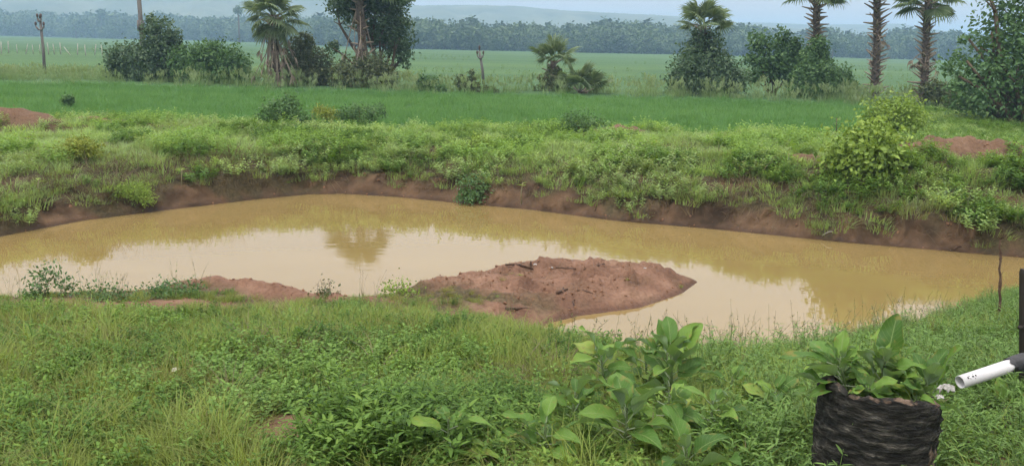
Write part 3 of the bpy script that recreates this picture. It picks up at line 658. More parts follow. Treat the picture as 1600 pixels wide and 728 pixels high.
bush('small_tree', 1207, 152, 42, [(1190, 66, 20, 18), (1225, 58, 12, 18), (1180, 92, 18, 14), (1215, 92, 24, 22), (1240, 80, 18, 18), (1200, 112, 30, 14), (1175, 120, 14, 10), (1235, 115, 20, 16), (1250, 95, 14, 14)], 2700, .17, 'bush_mid', 'airy upright small tree between the conical bush and a bare palm trunk', 'tree', trunk_r=.07, stems=10, seed=10, cl=8, shell=.2)
bush('bush', 1285, 160, 39.5, [(1275, 90, 22, 26), (1270, 118, 32, 26), (1305, 128, 28, 22), (1270, 140, 40, 18), (1318, 142, 22, 16), (1280, 72, 14, 14)], 6200, .14, 'bush_mid', 'green bush round the foot of the leftmost bare palm trunk', seed=12)
bush('spreading_tree', 1600, 190, 30, [(1580, 60, 60, 40), (1560, 110, 70, 40), (1610, 140, 80, 50), (1530, 130, 50, 35), (1570, 20, 40, 40), (1640, 30, 70, 70), (1500, 100, 26, 22), (1540, 160, 60, 26), (1510, 60, 14, 20), (1490, 125, 22, 20), (1700, 80, 110, 90), (1560, -30, 40, 40), (1660, -60, 90, 60)], 7600, .16, 'bush_mid', 'large spreading tree at the right edge with branches reaching left', 'tree', trunk_r=.16, stems=14, seed=13, cl=9, shell=.25)
bush('shrub', 1470, 168, 37, [(1462, 140, 20, 14), (1480, 150, 24, 14), (1500, 158, 24, 12)], 1600, .13, 'bush_olive', 'low shrub at the foot of the rightmost bare palm trunk', stems=4, trunk_r=.03, seed=14)
# bushes and weeds standing on the far bank
bush('shrub', 442, 203, 21.3, [(440, 174, 30, 18), (452, 160, 14, 10), (425, 186, 26, 12), (455, 186, 28, 12)], 1700, .085, 'bush_mid', 'dark green shrub on the far bank below the shaggy palm', stems=5, trunk_r=.02, seed=21)
bush('shrub', 508, 194, 22.6, [(505, 176, 18, 10), (522, 180, 14, 8)], 700, .06, 'bush_yellow', 'small yellow shrub on the far bank beside a green mound of leaves', stems=4, trunk_r=.015, seed=22)
bush('shrub', 572, 196, 22.4, [(570, 176, 28, 14), (542, 180, 22, 10), (588, 174, 14, 12)], 1300, .065, 'bush_mid', 'rounded green shrub on the far bank right of the yellow one', stems=5, trunk_r=.015, seed=23)
bush('shrub', 912, 220, 20.6, [(910, 196, 36, 18), (895, 190, 20, 12), (930, 204, 26, 12)], 1900, .06, 'bush_mid', 'grey-green shrub beside the small red earth heap near centre', stems=6, trunk_r=.015, seed=24)
bush('shrub', 1352, 277, 14.3, [(1350, 236, 46, 32), (1325, 246, 30, 28), (1385, 246, 32, 28), (1360, 216, 32, 18), (1345, 262, 54, 16)], 2700, .10, 'bush_bright', 'bright green shrub on the bank, front one of two', stems=8, trunk_r=.02, seed=25, cl=9, aspect=.6, crad=.3)
bush('shrub', 1396, 216, 21.5, [(1395, 180, 40, 22), (1370, 190, 24, 20), (1425, 190, 22, 18), (1392, 205, 44, 12), (1410, 168, 20, 12)], 2600, .095, 'bush_bright', 'bright green shrub on the bank, rear one of two', stems=8, trunk_r=.02, seed=26, cl=9, aspect=.6, crad=.3)
bush('shrub', 1592, 290, 15.5, [(1592, 268, 16, 18), (1612, 270, 24, 22)], 900, .07, 'bush_mid', 'rounded green shrub at the right edge beside the red heap', stems=5, trunk_r=.015, seed=27)
bush('weed', 1216, 256, 17, [(1216, 244, 18, 9), (1200, 238, 8, 7), (1230, 248, 10, 6)], 260, .11, 'bush_dark', 'dark broad leafed weed on the far bank left of the bright shrubs', 'weed', stems=4, trunk_r=.01, seed=28, cl=5, aspect=.7)
bush('weed', 1482, 340, 13.4, [(1482, 318, 24, 18), (1470, 328, 16, 12), (1500, 312, 10, 12)], 260, .075, 'bush_dark', 'pale spotted leafy weed low on the right of the far bank', 'weed', stems=6, trunk_r=.008, seed=29, cl=5, aspect=.7)
bush('weed', 106, 164, 25.5, [(106, 158, 8, 5), (109, 155, 5, 4)], 220, .09, 'bush_mid', 'small dark weed standing in the rice on the left', 'weed', stems=3, trunk_r=.01, seed=30, cl=5)
bush('weed', 128, 246, 14.9, [(125, 228, 26, 13), (110, 235, 18, 10), (142, 236, 18, 8)], 1100, .055, 'bush_yellow', 'yellow-green weed clump on the left of the far bank', 'weed', stems=5, trunk_r=.01, seed=31)
bush('weed', 745, 240, 17.6, [(745, 226, 20, 14), (735, 234, 18, 8), (765, 230, 12, 8)], 700, .075, 'bush_bright', 'leafy green weed clump on the far bank near centre', 'weed', stems=6, trunk_r=.01, seed=32, aspect=.45)
bush('weed', 1010, 252, 16.8, [(1008, 240, 14, 10), (1016, 232, 8, 8)], 420, .05, 'bush_yellow', 'small yellow weed on the far bank above the red mound', 'weed', stems=5, trunk_r=.008, seed=33)
bush('weed', 745, 318, 15.6, [(738, 292, 22, 18), (760, 300, 18, 12), (735, 308, 24, 10)], 900, .06, 'bush_mid', 'weed growing down the cut soil face at the far shore', 'weed', stems=6, trunk_r=.008, seed=34)
bush('weed', 205, 322, 14.0, [(205, 300, 26, 14), (225, 310, 16, 10), (185, 305, 14, 10)], 1000, .055, 'bush_bright', 'bright green tuft overhanging the cut bank on the left', 'weed', stems=6, trunk_r=.008, seed=35, aspect=.3)
# weeds on the near shore
bush('weed', 82, 470, 8.35, [(80, 440, 34, 16), (78, 424, 20, 7), (110, 448, 20, 12), (50, 452, 18, 10)], 420, .05, 'bush_mid', 'leafy weed on the left of the near shore against the water', 'weed', stems=9, trunk_r=.005, seed=41, cl=5, aspect=.45)
bush('weed', 622, 468, 8.95, [(622, 450, 18, 10), (640, 456, 14, 8), (608, 458, 12, 8)], 420, .035, 'bush_bright', 'small leafy weed at the left end of the red mound', 'weed', stems=7, trunk_r=.004, seed=42, cl=5)
bush('weed', 505, 478, 8.6, [(505, 460, 12, 9), (515, 448, 6, 8)], 160, .035, 'bush_olive', 'wispy weed at the bottom of the little bay', 'weed', stems=7, trunk_r=.004, seed=43, cl=4)
bush('weed', 270, 468, 8.5, [(270, 452, 36, 10), (240, 455, 20, 8), (300, 452, 16, 8)], 700, .035, 'bush_mid', 'low spreading weed at the crest of the near shore left of the red ridge', 'weed', stems=8, trunk_r=.004, seed=44, cl=5)
bush('weed', 170, 475, 8.3, [(165, 462, 40, 8), (200, 466, 20, 6)], 650, .035, 'bush_mid', 'low dark weed between the shore weed and the sandy patch', 'weed', stems=8, trunk_r=.004, seed=45, cl=5)

bush('shrub', 860, 150, 40.2, [(862, 128, 18, 16), (852, 138, 18, 10), (878, 136, 16, 12), (866, 112, 10, 12)], 1100, .13, 'bush_olive', 'scruffy bush wrapped round the trunk of the taller small palm', stems=4, trunk_r=.02, seed=61)
# distinct tree shapes over the far wood
def distant_tree(px, py_top, py_base, D, hw, label, seed, palm=False):
    b0 = atD(px, py_base, D); b0.z = gz(b0.x, b0.y)-.3; top = atD(px, py_top, D).z-b0.z; r = hw*D/FOC
    root = empty('distant_palm' if palm else 'distant_tree', b0); b = MB(); b.tube([(0, 0, 0), (.1, 0, top*.5), (0, 0, top-r*.7)], [top*.03, top*.022, top*.02], 5)
    b.build('trunk', M['bark'], root)
    lobes = [(0, 0, top-r, r, r, r)] if palm else [(U(-.4, .4)*r, 0, top-r*U(.8, 1.4), r*U(.5, .8), r*.6, r*U(.45, .7)) for _ in range(5)]
    link_mesh('crown', cloud_mesh('crown', M['bush_dark'], lobes, 700, r*.32, seed=seed, cl=6, shell=.3, aspect=.6 if palm else .8), root)
    tag(root, label, 'tree')
distant_tree(373, 10, 46, 330, 6.5, 'far lone round-headed palm left of the shaggy palm', 51, True)
distant_tree(158, 12, 46, 500, 11, 'far tall tree rising over the wood on the left', 52)
distant_tree(118, 18, 46, 500, 9, 'far rounded tree left of the tallest one over the wood', 53)
distant_tree(651, 27, 66, 300, 6, 'far narrow tree rising just right of the leafy tree', 54)
distant_tree(1300, 58, 92, 280, 10, 'far dark rounded tree between two bare palm trunks', 55)

# ------------------------------------------------------------------ palms
def fan_mesh(name, m, R0=.95, segs=26, span=250, pet=.85, droop=.25, seed=0, torn=0.):
    r = random.Random(seed); b = MB()
    b.tube([(0, 0, 0), (pet*.5, 0, .03), (pet, 0, 0)], [.03, .02, .016], 4, .1, 0, False)
    hub = Vector((pet, 0, 0))
    for k in range(segs):
        a = R(-span/2+span*(k+.5)/segs); w = R(span/segs)*.5; L = R0*r.uniform(.8, 1.05)*(1-.18*abs(a)/R(span/2))
        if r.random() < torn: continue
        def P(rr, da, zz): return hub+Vector((math.cos(a+da)*rr, math.sin(a+da)*rr, zz-droop*rr*rr*(.6+.4*abs(math.sin(a)))))
        v = [hub, P(L*.5, -w, -.02), P(L*.5, 0, .035), P(L*.5, w, -.02), P(L*.8, -w*.45, -.03-.05*r.random()), P(L*.8, w*.45, -.03), P(L, r.uniform(-.05, .05), -.10-.15*r.random())]
        b.add(v, [(0, 1, 2), (0, 2, 3), (1, 4, 2), (2, 4, 5), (2, 5, 3), (4, 6, 5)], r.uniform(-.25, .3))
    return b.mesh(name, m, False)
FANS = [fan_mesh('frond', M['palm_leaf'], seed=k, droop=.12+.1*k) for k in range(4)]
DEADF = [fan_mesh('dead_frond', M['dead_palm'], R0=.55, segs=12, span=60, pet=1.5, droop=.05, seed=20+k, torn=.3) for k in range(3)]
DEADS = [fan_mesh('dead_frond', M['dead_palm'], R0=.42, segs=12, span=110, pet=.5, droop=.5, seed=30+k, torn=.2) for k in range(3)]
def stub_mesh(k):
    b = MB(); b.tube([(0, 0, 0), (.12, 0, .05), (.30+.06*k, 0, .12+.03*k)], [.06, .04, .016], 4, U(-.2, .3)); return b.mesh('leaf_stub', M['dead_palm'])
STUBS = [stub_mesh(k) for k in range(3)]

def palm(px, py, Yd, top_py, tr, nf, fscale, stubs, dead, label, lean=0., stub_from=.05, elev=(-35, 80), dead_z=(.5, .9), spread=25, top_px=None, stub_s=1., dmesh=None):
    base = atD(px, py, Yd); base.z = gz(base.x, base.y); tp = atD(top_px or px, top_py, Yd); Ht = tp.z-base.z
    root = empty('palm_tree', base); off = tp.x-base.x; b = MB(); n = 12
    cx = lambda t: off*t+.04*math.sin(t*5)
    pts = [(cx(i/n), .03*math.sin(i), Ht*i/n-(.1 if i == 0 else 0)) for i in range(n+1)]
    b.tube(pts, [tr*(1.25-.35*min(1, i/3) if i < 3 else .9+.08*math.sin(i*2.2)) for i in range(n+1)], 10)
    b.build('trunk', M['palm_bark'], root)
    for k in range(stubs):
        t = stub_from+(1-stub_from)*(k+U(-.3, .3))/stubs; a = k*2.399+U(-.25, .25); t = min(max(t, .01), .99)
        o = link_mesh('leaf_stub', random.choice(STUBS), root, (cx(t)+math.cos(a)*tr*.75, math.sin(a)*tr*.75, Ht*t), (U(-.2, .2), U(-.35, .35), a), U(.75, 1.25)*stub_s)
    for k in range(nf):
        a = k*2.399+U(-.2, .2); e = R(elev[0]+(elev[1]-elev[0])*(k+.5)/nf+U(-8, 8))
        link_mesh('frond', FANS[k % 4], root, (cx(1)+math.cos(a)*tr*.4, math.sin(a)*tr*.4, Ht-.05), (U(-.5, .5), -e, a), fscale*U(.85, 1.12))
    for k in range(dead):
        t = U(*dead_z); a = k*2.399+U(-.4, .4)
        link_mesh('dead_frond', random.choice(dmesh or DEADF), root, (cx(t)+math.cos(a)*tr*.7, math.sin(a)*tr*.7, Ht*t), (U(-.4, .4), R(90-U(2, spread)), a), fscale*U(.8, 1.25))
    return tag(root, label, 'palm')
palm(432, 139, 38.8, 24, 0.164, 26, .85, 30, 42, 'shaggy palm with long pale dead fronds hanging to the ground', elev=(-62, 85), dead_z=(.5, .98), spread=34, stub_from=.5, top_px=428)
palm(568, 139, 39.8, -45, .21, 22, 1.05, 40, 16, 'palm trunk with brown dead fronds under the dark leafy tree', elev=(-40, 85), dead_z=(.3, .75), spread=24, stub_from=.1, top_px=560)
palm(862, 147, 40.3, 96, .15, 13, .72, 14, 5, 'small palm with tilted fans, taller of the pair near centre', elev=(10, 88), dead_z=(.4, .8), spread=60, top_px=866, dmesh=DEADS)
palm(908, 150, 38.6, 142, .12, 11, .85, 4, 2, 'trunkless young fan palm, lower of the pair near centre', elev=(25, 82), dead_z=(.3, .9), spread=70, dmesh=DEADS)
palm(1100, 153, 40, 40, 0.156, 18, .78, 26, 2, 'palm whose fans rise above the conical dark bush', elev=(0, 80), dead_z=(.8, .95), stub_from=.6)
palm(1272, 156, 40.6, -8, 0.164, 20, .95, 80, 2, 'leftmost of three bare palm trunks, its foot inside a green bush', elev=(-15, 85), top_px=1278, dead_z=(.5, .8), stub_from=.3, dmesh=DEADS)
palm(1365, 159, 40.1, -62, 0.172, 22, 1.05, 120, 3, 'middle one of three bare palm trunks, standing clear of bushes', elev=(-30, 85), top_px=1374, dead_z=(.35, .5), spread=60, dmesh=DEADS)
palm(1440, 167, 37.6, 0, 0.156, 22, .85, 90, 9, 'rightmost of three bare palm trunks with brown dead fronds halfway up', elev=(-35, 85), top_px=1452, dead_z=(.38, .6), spread=60, dmesh=DEADS)

# ------------------------------------------------------------------ poles, fence
def line_pole(px, py, Yd, top_px, top_py, r, arm, label):
    base = atD(px, py, Yd); base.z = gz(base.x, base.y); tp = atD(top_px, top_py, Yd)-base
    root = empty('utility_pole', base); b = MB()
    b.tube([(0, 0, -.1), (tp.x*.45+.03, 0, tp.z*.45), (tp.x, 0, tp.z)], [r*1.1, r, r*.8], 8); b.build('post', M['pole'], root)
    for f, s in arm:
        c = Vector((tp.x*f, -.02-r, tp.z*f)); b = MB(); b.tube([c+Vector((-s, 0, .12)), c+Vector((-s*.35, 0, -.03)), c+Vector((s*.35, 0, -.03)), c+Vector((s, 0, .12))], [.045]*4, 6); ca = b.build('crossarm', M['pole'], root)
        for q in (-1, 1):
            b = MB(); p = c+Vector((q*s, 0, .12)); b.tube([p, p+Vector((0, 0, .05)), p+Vector((0, 0, .1)), p+Vector((0, 0, .2)), p+Vector((0, 0, .24))], [.02, .02, .055, .05, .02], 8); b.build('insulator', M['insulator'], ca)
    p = Vector((tp.x, 0, tp.z)); b = MB(); b.tube([p, p+Vector((0, 0, .06)), p+Vector((0, 0, .12)), p+Vector((0, 0, .24)), p+Vector((0, 0, .28))], [.02, .02, .055, .05, .02], 8); b.build('insulator', M['insulator'], root)
    return tag(root, label, 'pole')
line_pole(70, 119, 45, 63, 32, .07, [(.84, .2), (.985, .09)], 'weathered leaning pole with insulators on the far left')
line_pole(756, 133, 47, 749, 80, .075, [(.8, .16)], 'short thin leaning pole with insulators near the centre')
base = atD(228, 132, 42); base.z = gz(base.x, base.y); root = empty('tall_pole', base); b = MB()
b.tube([(0, 0, -.1), (-.06, 0, 2.2), (-.1, 0, 5.6)], [.11, .10, .085], 8); b.build('post', M['pole'], root)
b = MB(); b.tube([(-.08, 0, 2.3), (-.08, 0, 2.75)], [.16, .15], 8); b.build('collar', M['pole'], root)
b = MB(); b.tube([(-.5, -.12, 5.35), (.3, -.12, 5.35)], [.04, .04], 6); b.build('crossarm', M['pole'], root)
tag(root, 'thin tall pole rising behind the tall dark bush', 'pole')
fl = empty('stake_fence', at(75, 87)); f0 = fl.location
stk = MB(); stk.tube([(0, 0, -.1), (.02, 0, .5), (0, 0, 1.05)], [.05, .045, .04], 5); SM = stk.mesh('stake', M['pale_wood'])
for k, px in enumerate([2, 14, 27, 40, 52, 63, 76, 85, 95, 110, 121, 134, 148, 160]):
    p = at(px, 84+.022*px+U(-1, 1))-f0
    link_mesh('stake', SM, fl, (p.x, p.y, gz(p.x+f0.x, p.y+f0.y)), (0, {3: .25, 9: .7, 12: -.25}.get(k, U(-.08, .08)), U(0, 3)), U(.75, 1.15))
tag(fl, 'row of pale fence stakes in the far field on the left', 'fence')

# ------------------------------------------------------------------ hollow palm stump
def stump_mat():
    m, n, l, o = mat('charred_palm_bark')
    t = n.new('ShaderNodeTexCoord'); mp = n.new('ShaderNodeMapping'); mp.inputs['Scale'].default_value = (1, 1, 4.5); l.new(t.outputs['Object'], mp.inputs[0])
    z = n.new('ShaderNodeTexNoise'); z.inputs['Scale'].default_value = 9; z.inputs['Detail'].default_value = 10; z.inputs['Roughness'].default_value = .65; l.new(mp.outputs[0], z.inputs['Vector'])
    r = ramp(n, [(.40, (.006, .006, .005)), (.5, (.019, .019, .016)), (.60, (.055, .052, .044)), (.72, (.20, .185, .155))]); l.new(z.outputs['Fac'], r.inputs[0])
    # flaked patches where the red-brown inner fibre shows
    fl_ = n.new('ShaderNodeAttribute'); fl_.attribute_name = 'flake'
    z2 = n.new('ShaderNodeTexNoise'); z2.inputs['Scale'].default_value = 14; z2.inputs['Detail'].default_value = 5; l.new(t.outputs['Object'], z2.inputs['Vector'])
    ad = n.new('ShaderNodeMath'); ad.operation = 'ADD'; l.new(fl_.outputs['Fac'], ad.inputs[0]); l.new(z2.outputs['Fac'], ad.inputs[1])
    th = ramp(n, [(.78, (0, 0, 0)), (.86, (1, 1, 1))]); l.new(ad.outputs[0], th.inputs[0])
    fc = ramp(n, [(.35, (.08, .055, .038)), (.65, (.22, .16, .115))]); l.new(z.outputs['Fac'], fc.inputs[0])
    mx_ = n.new('ShaderNodeMix'); mx_.data_type = 'RGBA'; l.new(th.outputs[0], mx_.inputs['Factor']); l.new(r.outputs[0], mx_.inputs['A']); l.new(fc.outputs[0], mx_.inputs['B'])
    b = n.new('ShaderNodeBsdfPrincipled'); b.inputs['Roughness'].default_value = .85; b.inputs['Specular IOR Level'].default_value = .25; l.new(mx_.outputs['Result'], b.inputs['Base Color'])
    bp = n.new('ShaderNodeBump'); bp.inputs['Strength'].default_value = 1; bp.inputs['Distance'].default_value = .035; l.new(z.outputs['Fac'], bp.inputs['Height']); l.new(bp.outputs[0], b.inputs['Normal'])
    l.new(b.outputs[0], o.inputs[0]); return m
SR, SH = .275, .52
stump = tag(empty('tree_stump', (STUMP.x, STUMP.y, gz(STUMP.x, STUMP.y))), 'hollow charred palm stump used as a planter at lower right', 'stump')
na_, nz_ = 120, 44
th = np.linspace(0, 2*math.pi, na_, endpoint=False)
def rim(t):      # height of the broken rim round the stump
    dl = np.angle(np.exp(1j*(t-R(188))))
    return SH+.045*np.exp(-(dl/.35)**2)-.012*np.exp(-((dl-.45)/.2)**2)+.016*(vnoise(t*6, t*0, 3)-.5)+.018*(vnoise(t*15, t*0, 13)-.5)+.02*np.cos(t-R(200))+.055*np.clip(-np.sin(t), 0, 1)**1.5
rows_ = []
for j in range(nz_+1):
    u = j/nz_; zz = -.12+(rim(th)+.12)*u
    ring = np.sin(zz*95+2.2*np.sin(th*2+1)+3*vnoise(th*3, zz*8, 5)); fib = fbm(th*8, zz*26, 8, 4)-.5
    saw = (zz*17+.35*np.sin(th*2)+.8*vnoise(th*4, zz*3, 15)) % 1.0
    rr = SR*(1.02-.03*u)+.007*(saw**2-.3)*(.2+1.5*vnoise(th*2.5, zz*9, 19))+.030*fib+.016*(fbm(th*16, zz*8, 28, 3)-.5)+.008*np.sin(th*3+.5)
    rows_.append(np.stack([rr*np.cos(th), rr*np.sin(th), zz], -1))
outer_n = len(rows_)
for q, zo in ((.90, .012), (.84, .006), (.80, -.03), (.78, -.18)):
    rr = SR*q+.012*(vnoise(th*5, th*0+q*9, 6)-.5); rows_.append(np.stack([rr*np.cos(th), rr*np.sin(th), rim(th)+zo+.008*(vnoise(th*14, th*0+q*30, 7)-.5)], -1))
V = np.array(rows_); i = np.arange(V.shape[0]*na_).reshape(-1, na_)
q = np.stack([i[:-1], np.roll(i[:-1], -1, 1), np.roll(i[1:], -1, 1), i[1:]], -1).reshape(-1, 4)
sm_ = fast_mesh('bark_wall', V.reshape(-1, 3), q, stump_mat())
fk = np.zeros(V.shape[:2]); ang = np.angle(np.exp(1j*(th-R(318))))
fk[:outer_n] = .42*np.exp(-(ang/.38)**2)[None]*sstep(1, .55, np.linspace(0, 1, outer_n))[:, None]
fk[outer_n-1:] = .24
put(sm_, 'flake', fk); link_mesh('bark_wall', sm_, stump)
b = MB(); ring_ = [(.25*math.cos(t), .25*math.sin(t), SH-.10+.02*math.sin(3*t)) for t in np.linspace(0, 2*math.pi, 24, endpoint=False)]
b.add(ring_+[(0, 0, SH-.06)], [(k, (k+1) % 24, 24) for k in range(24)]); b.build('soil', plain_mat('planter_soil', (.04, .028, .018), (.10, .07, .045), 20, .95, .8), stump)

# ------------------------------------------------------------------ large leafed plants: every leaf its own piece
def big_leaf_mat():
    m, n, l, o = mat('large_leaf')
    uv = n.new('ShaderNodeUVMap'); s = n.new('ShaderNodeSeparateXYZ'); l.new(uv.outputs[0], s.inputs[0])
    def mth(op, a, b=None):
        q = n.new('ShaderNodeMath'); q.operation = op
        for k, v in enumerate((a, b)):
            if v is None: continue
            if isinstance(v, (int, float)): q.inputs[k].default_value = v
            else: l.new(v, q.inputs[k])
        return q.outputs[0]
    ab = mth('ABSOLUTE', mth('SUBTRACT', s.outputs['Y'], .5))
    midrib = mth('LESS_THAN', ab, .022)
    ph = mth('FRACT', mth('MULTIPLY', mth('SUBTRACT', s.outputs['X'], mth('MULTIPLY', ab, .55)), 9))
    vein = mth('MULTIPLY', mth('LESS_THAN', ph, .10), .55)
    f = mth('MAXIMUM', midrib, vein)
    oi = n.new('ShaderNodeObjectInfo')
    tcn = n.new('ShaderNodeTexCoord'); nz = n.new('ShaderNodeTexNoise'); nz.inputs['Scale'].default_value = 9; nz.inputs['Detail'].default_value = 5; l.new(tcn.outputs['Object'], nz.inputs['Vector'])
    k = mth('ADD', mth('MULTIPLY', oi.outputs['Random'], .75), mth('MULTIPLY', nz.outputs['Fac'], .35))
    r = ramp(n, [(.1, (.04, .10, .022)), (.5, (.09, .19, .036)), (.85, (.17, .29, .05)), (1.0, (.30, .33, .07))]); l.new(k, r.inputs[0])
    top = n.new('ShaderNodeMix'); top.data_type = 'RGBA'; l.new(mth('MULTIPLY', f, .75), top.inputs['Factor']); l.new(r.outputs[0], top.inputs['A']); top.inputs['B'].default_value = (.22, .30, .11, 1)
    under = n.new('ShaderNodeMix'); under.data_type = 'RGBA'; l.new(f, under.inputs['Factor']); under.inputs['A'].default_value = (.22, .31, .19, 1); under.inputs['B'].default_value = (.32, .38, .25, 1)
    n3 = n.new('ShaderNodeTexNoise'); n3.inputs['Scale'].default_value = 5.5; n3.inputs['Detail'].default_value = 6
    vm = n.new('ShaderNodeVectorMath'); vm.operation = 'ADD'; l.new(tcn.outputs['Object'], vm.inputs[0]); cx3 = n.new('ShaderNodeCombineXYZ'); l.new(mth('MULTIPLY', oi.outputs['Random'], 40), cx3.inputs[0]); l.new(cx3.outputs[0], vm.inputs[1]); l.new(vm.outputs[0], n3.inputs['Vector'])
    worn = mth('ADD', n3.outputs['Fac'], mth('MULTIPLY', mth('POWER', mth('MULTIPLY', ab, 2), 6), .16))
    wr = ramp(n, [(.62, (0, 0, 0)), (.70, (1, 1, 1))]); l.new(worn, wr.inputs[0])
    tw_ = n.new('ShaderNodeMix'); tw_.data_type = 'RGBA'; l.new(mth('MULTIPLY', wr.outputs[0], .8), tw_.inputs['Factor']); l.new(top.outputs['Result'], tw_.inputs['A']); tw_.inputs['B'].default_value = (.21, .19, .05, 1); top = tw_
    ge = n.new('ShaderNodeNewGeometry')
    fin = n.new('ShaderNodeMix'); fin.data_type = 'RGBA'; l.new(ge.outputs['Backfacing'], fin.inputs['Factor']); l.new(top.outputs['Result'], fin.inputs['A']); l.new(under.outputs['Result'], fin.inputs['B'])
    b = n.new('ShaderNodeBsdfPrincipled'); b.inputs['Roughness'].default_value = .55; b.inputs['Specular IOR Level'].default_value = .2; l.new(fin.outputs['Result'], b.inputs['Base Color'])
    bp = n.new('ShaderNodeBump'); bp.inputs['Strength'].default_value = .35; bp.inputs['Distance'].default_value = .004; l.new(mth('SUBTRACT', nz.outputs['Fac'], f), bp.inputs['Height']); l.new(bp.outputs[0], b.inputs['Normal'])
    t = n.new('ShaderNodeBsdfTranslucent'); t.inputs[0].default_value = (.17, .30, .04, 1)
    x = n.new('ShaderNodeMixShader'); x.inputs[0].default_value = .28; l.new(b.outputs[0], x.inputs[1]); l.new(t.outputs[0], x.inputs[2]); l.new(x.outputs[0], o.inputs[0]); return m
BIGLEAF = big_leaf_mat()
def big_leaf_mesh(k):
    r = random.Random(900+k); nu, nv = 11, 6; co_, fs, uvs = [], [], []
    wmax = r.uniform(.40, .56); curl = r.uniform(.2, .75); fold = r.uniform(.15, .5); wav = r.uniform(.02, .09); tw = r.uniform(-.25, .25); ph = r.uniform(0, 6)
    for a in range(nu+1):
        t = a/nu; w = wmax*.5*(math.sin(math.pi*min(1, t**.85))**.75)*(1-.15*t) if 0 < t < 1 else .012
        for c in range(nv+1):
            q = (c/nv-.5)*2; x = .06+t*.94-curl*.25*t*t; zc = -curl*.55*t*t+.10*t
            zz = zc+abs(q)*w*fold+wav*math.sin(9*t+ph+q*2)*abs(q)*1.2+tw*q*w*t
            co_.append((x, q*w*(1-.25*fold), zz)); uvs.append((t, c/nv))
    for a in range(nu):
        for c in range(nv):
            i0 = a*(nv+1)+c; fs.append((i0, i0+nv+1, i0+nv+2, i0+1))
    me = bpy.data.meshes.new('leaf'); 
    pb = len(co_)      # petiole
    for a, x in enumerate((-.16, .07)):
        for c in range(4): co_.append((x, .012*math.cos(c*1.571), .012*math.sin(c*1.571)-.004+(.0 if a else -.02))); uvs.append((.1, .5))
    fs += [(pb+c, pb+4+c, pb+4+(c+1) % 4, pb+(c+1) % 4) for c in range(4)]
    me.from_pydata(co_, [], fs); u = me.uv_layers.new(name='UVMap')
    for lp in me.loops: u.data[lp.index].uv = uvs[lp.vertex_index]
    me.polygons.foreach_set('use_smooth', np.full(len(fs), True)); me.materials.append(BIGLEAF); me.update(); return me
BL = [big_leaf_mesh(k) for k in range(14)]
def big_plant(loc, h, leaves, L, label, lean=(0, 0), seed=0, e0=5, e1=75, zlow=.25, extra=()):
    L *= .95; leaves = int(leaves*1.3); r = random.Random(seed); root = empty('broad_leaf_plant', loc)
    b = MB(); tip = Vector((lean[0], lean[1], h)); b.tube([(0, 0, -.04), (lean[0]*.3, lean[1]*.3, h*.5), tip], [.011, .009, .005], 6); b.build('stem', M['stem'], root)
    a = r.uniform(0, 6)
    for k in range(leaves):
        t = zlow+(1-zlow)*(k+.5)/leaves; a += 2.2+r.uniform(-.35, .35); e = R(e0-8+(e1-e0-6)*t**1.4+r.uniform(-20, 18))
        p = Vector((lean[0]*t, lean[1]*t, h*t)); s = L*r.uniform(.55, 1.15)*(1-.25*max(0, t-.7)/.3); d = .16*s
        link_mesh('leaf', BL[r.randrange(14)], root, (p.x+math.cos(a)*d*math.cos(e), p.y+math.sin(a)*d*math.cos(e), p.z+d*math.sin(e)), (r.uniform(-.6, .6), -e, a), s)
    for (az, el, s, roll) in extra:
        link_mesh('leaf', BL[r.randrange(14)], root, (tip.x*.9+math.cos(az)*.16*s, tip.y*.9+math.sin(az)*.16*s, h*.9), (roll, -R(el), az), s)
    return tag(root, label, 'plant', 'broad leafed plants on the near bank')
def gp(px, py): return hit(px, py)
big_plant(gp(1048, 652), .42, 16, .32, 'tallest broad leafed plant in the bottom centre, reaching up to the water', (-.02, .03), 1, 0, 78, extra=((.5, 55, .30, .3), (1.9, 70, .27, 0), (-1.5, 50, .30, 0)))
big_plant(gp(945, 640), .36, 14, .28, 'broad leafed plant just left of the tallest one', (-.04, .02), 2, 0, 60)
big_plant(gp(975, 728), .32, 14, .30, 'broad leafed plant with pale leaf backs at the bottom edge', (0, 0), 3, 5, 70)
big_plant(gp(1070, 765), .20, 6, .28, 'upright pale backed leaves poking in at the bottom edge', (0, .02), 4, 40, 85)
big_plant(gp(700, 742), .30, 9, .25, 'broad leafed plant in front of the dense dark weeds', (0, 0), 5, 10, 60)
big_plant(gp(850, 735), .26, 10, .24, 'low broad leafed plant between two taller ones at the bottom', (0, 0), 6, 10, 55)
big_plant(gp(1205, 668), .22, 11, .24, 'low broad leafed plant just left of the hollow stump', (0, 0), 7, 0, 60)
big_plant(gp(1140, 640), .22, 9, .22, 'small broad leafed plant midway between stump and tallest plant', (0, 0), 8, 0, 60)
big_plant(gp(1108, 700), .28, 11, .26, 'broad leafed plant just right of the upright pale leaves', (0, 0), 14, 0, 60)
big_plant(gp(1010, 620), .32, 12, .26, 'broad leafed plant crowded behind the tallest one', (-.02, .03), 15, 0, 70)
big_plant(gp(890, 690), .28, 11, .25, 'broad leafed plant in the gap below and left of the tallest one', (.02, 0), 16, 0, 60)
big_plant(gp(1040, 700), .32, 12, .30, 'wide spreading broad leafed plant in front of the tallest one', (0, 0), 17, -5, 50)
big_plant(gp(780, 725), .13, 8, .19, 'small broad leafed plant in the bottom centre weeds', (0, 0), 18, 0, 55)
big_plant(gp(1565, 668), .16, 9, .24, 'broad leafed plant with one wide pale leaf below the pipe', (0, 0), 9, 5, 50, extra=((-.15, 8, .27, .2), (1.6, 75, .2, 0)))
sz0 = SH-.10; sc_ = stump.location
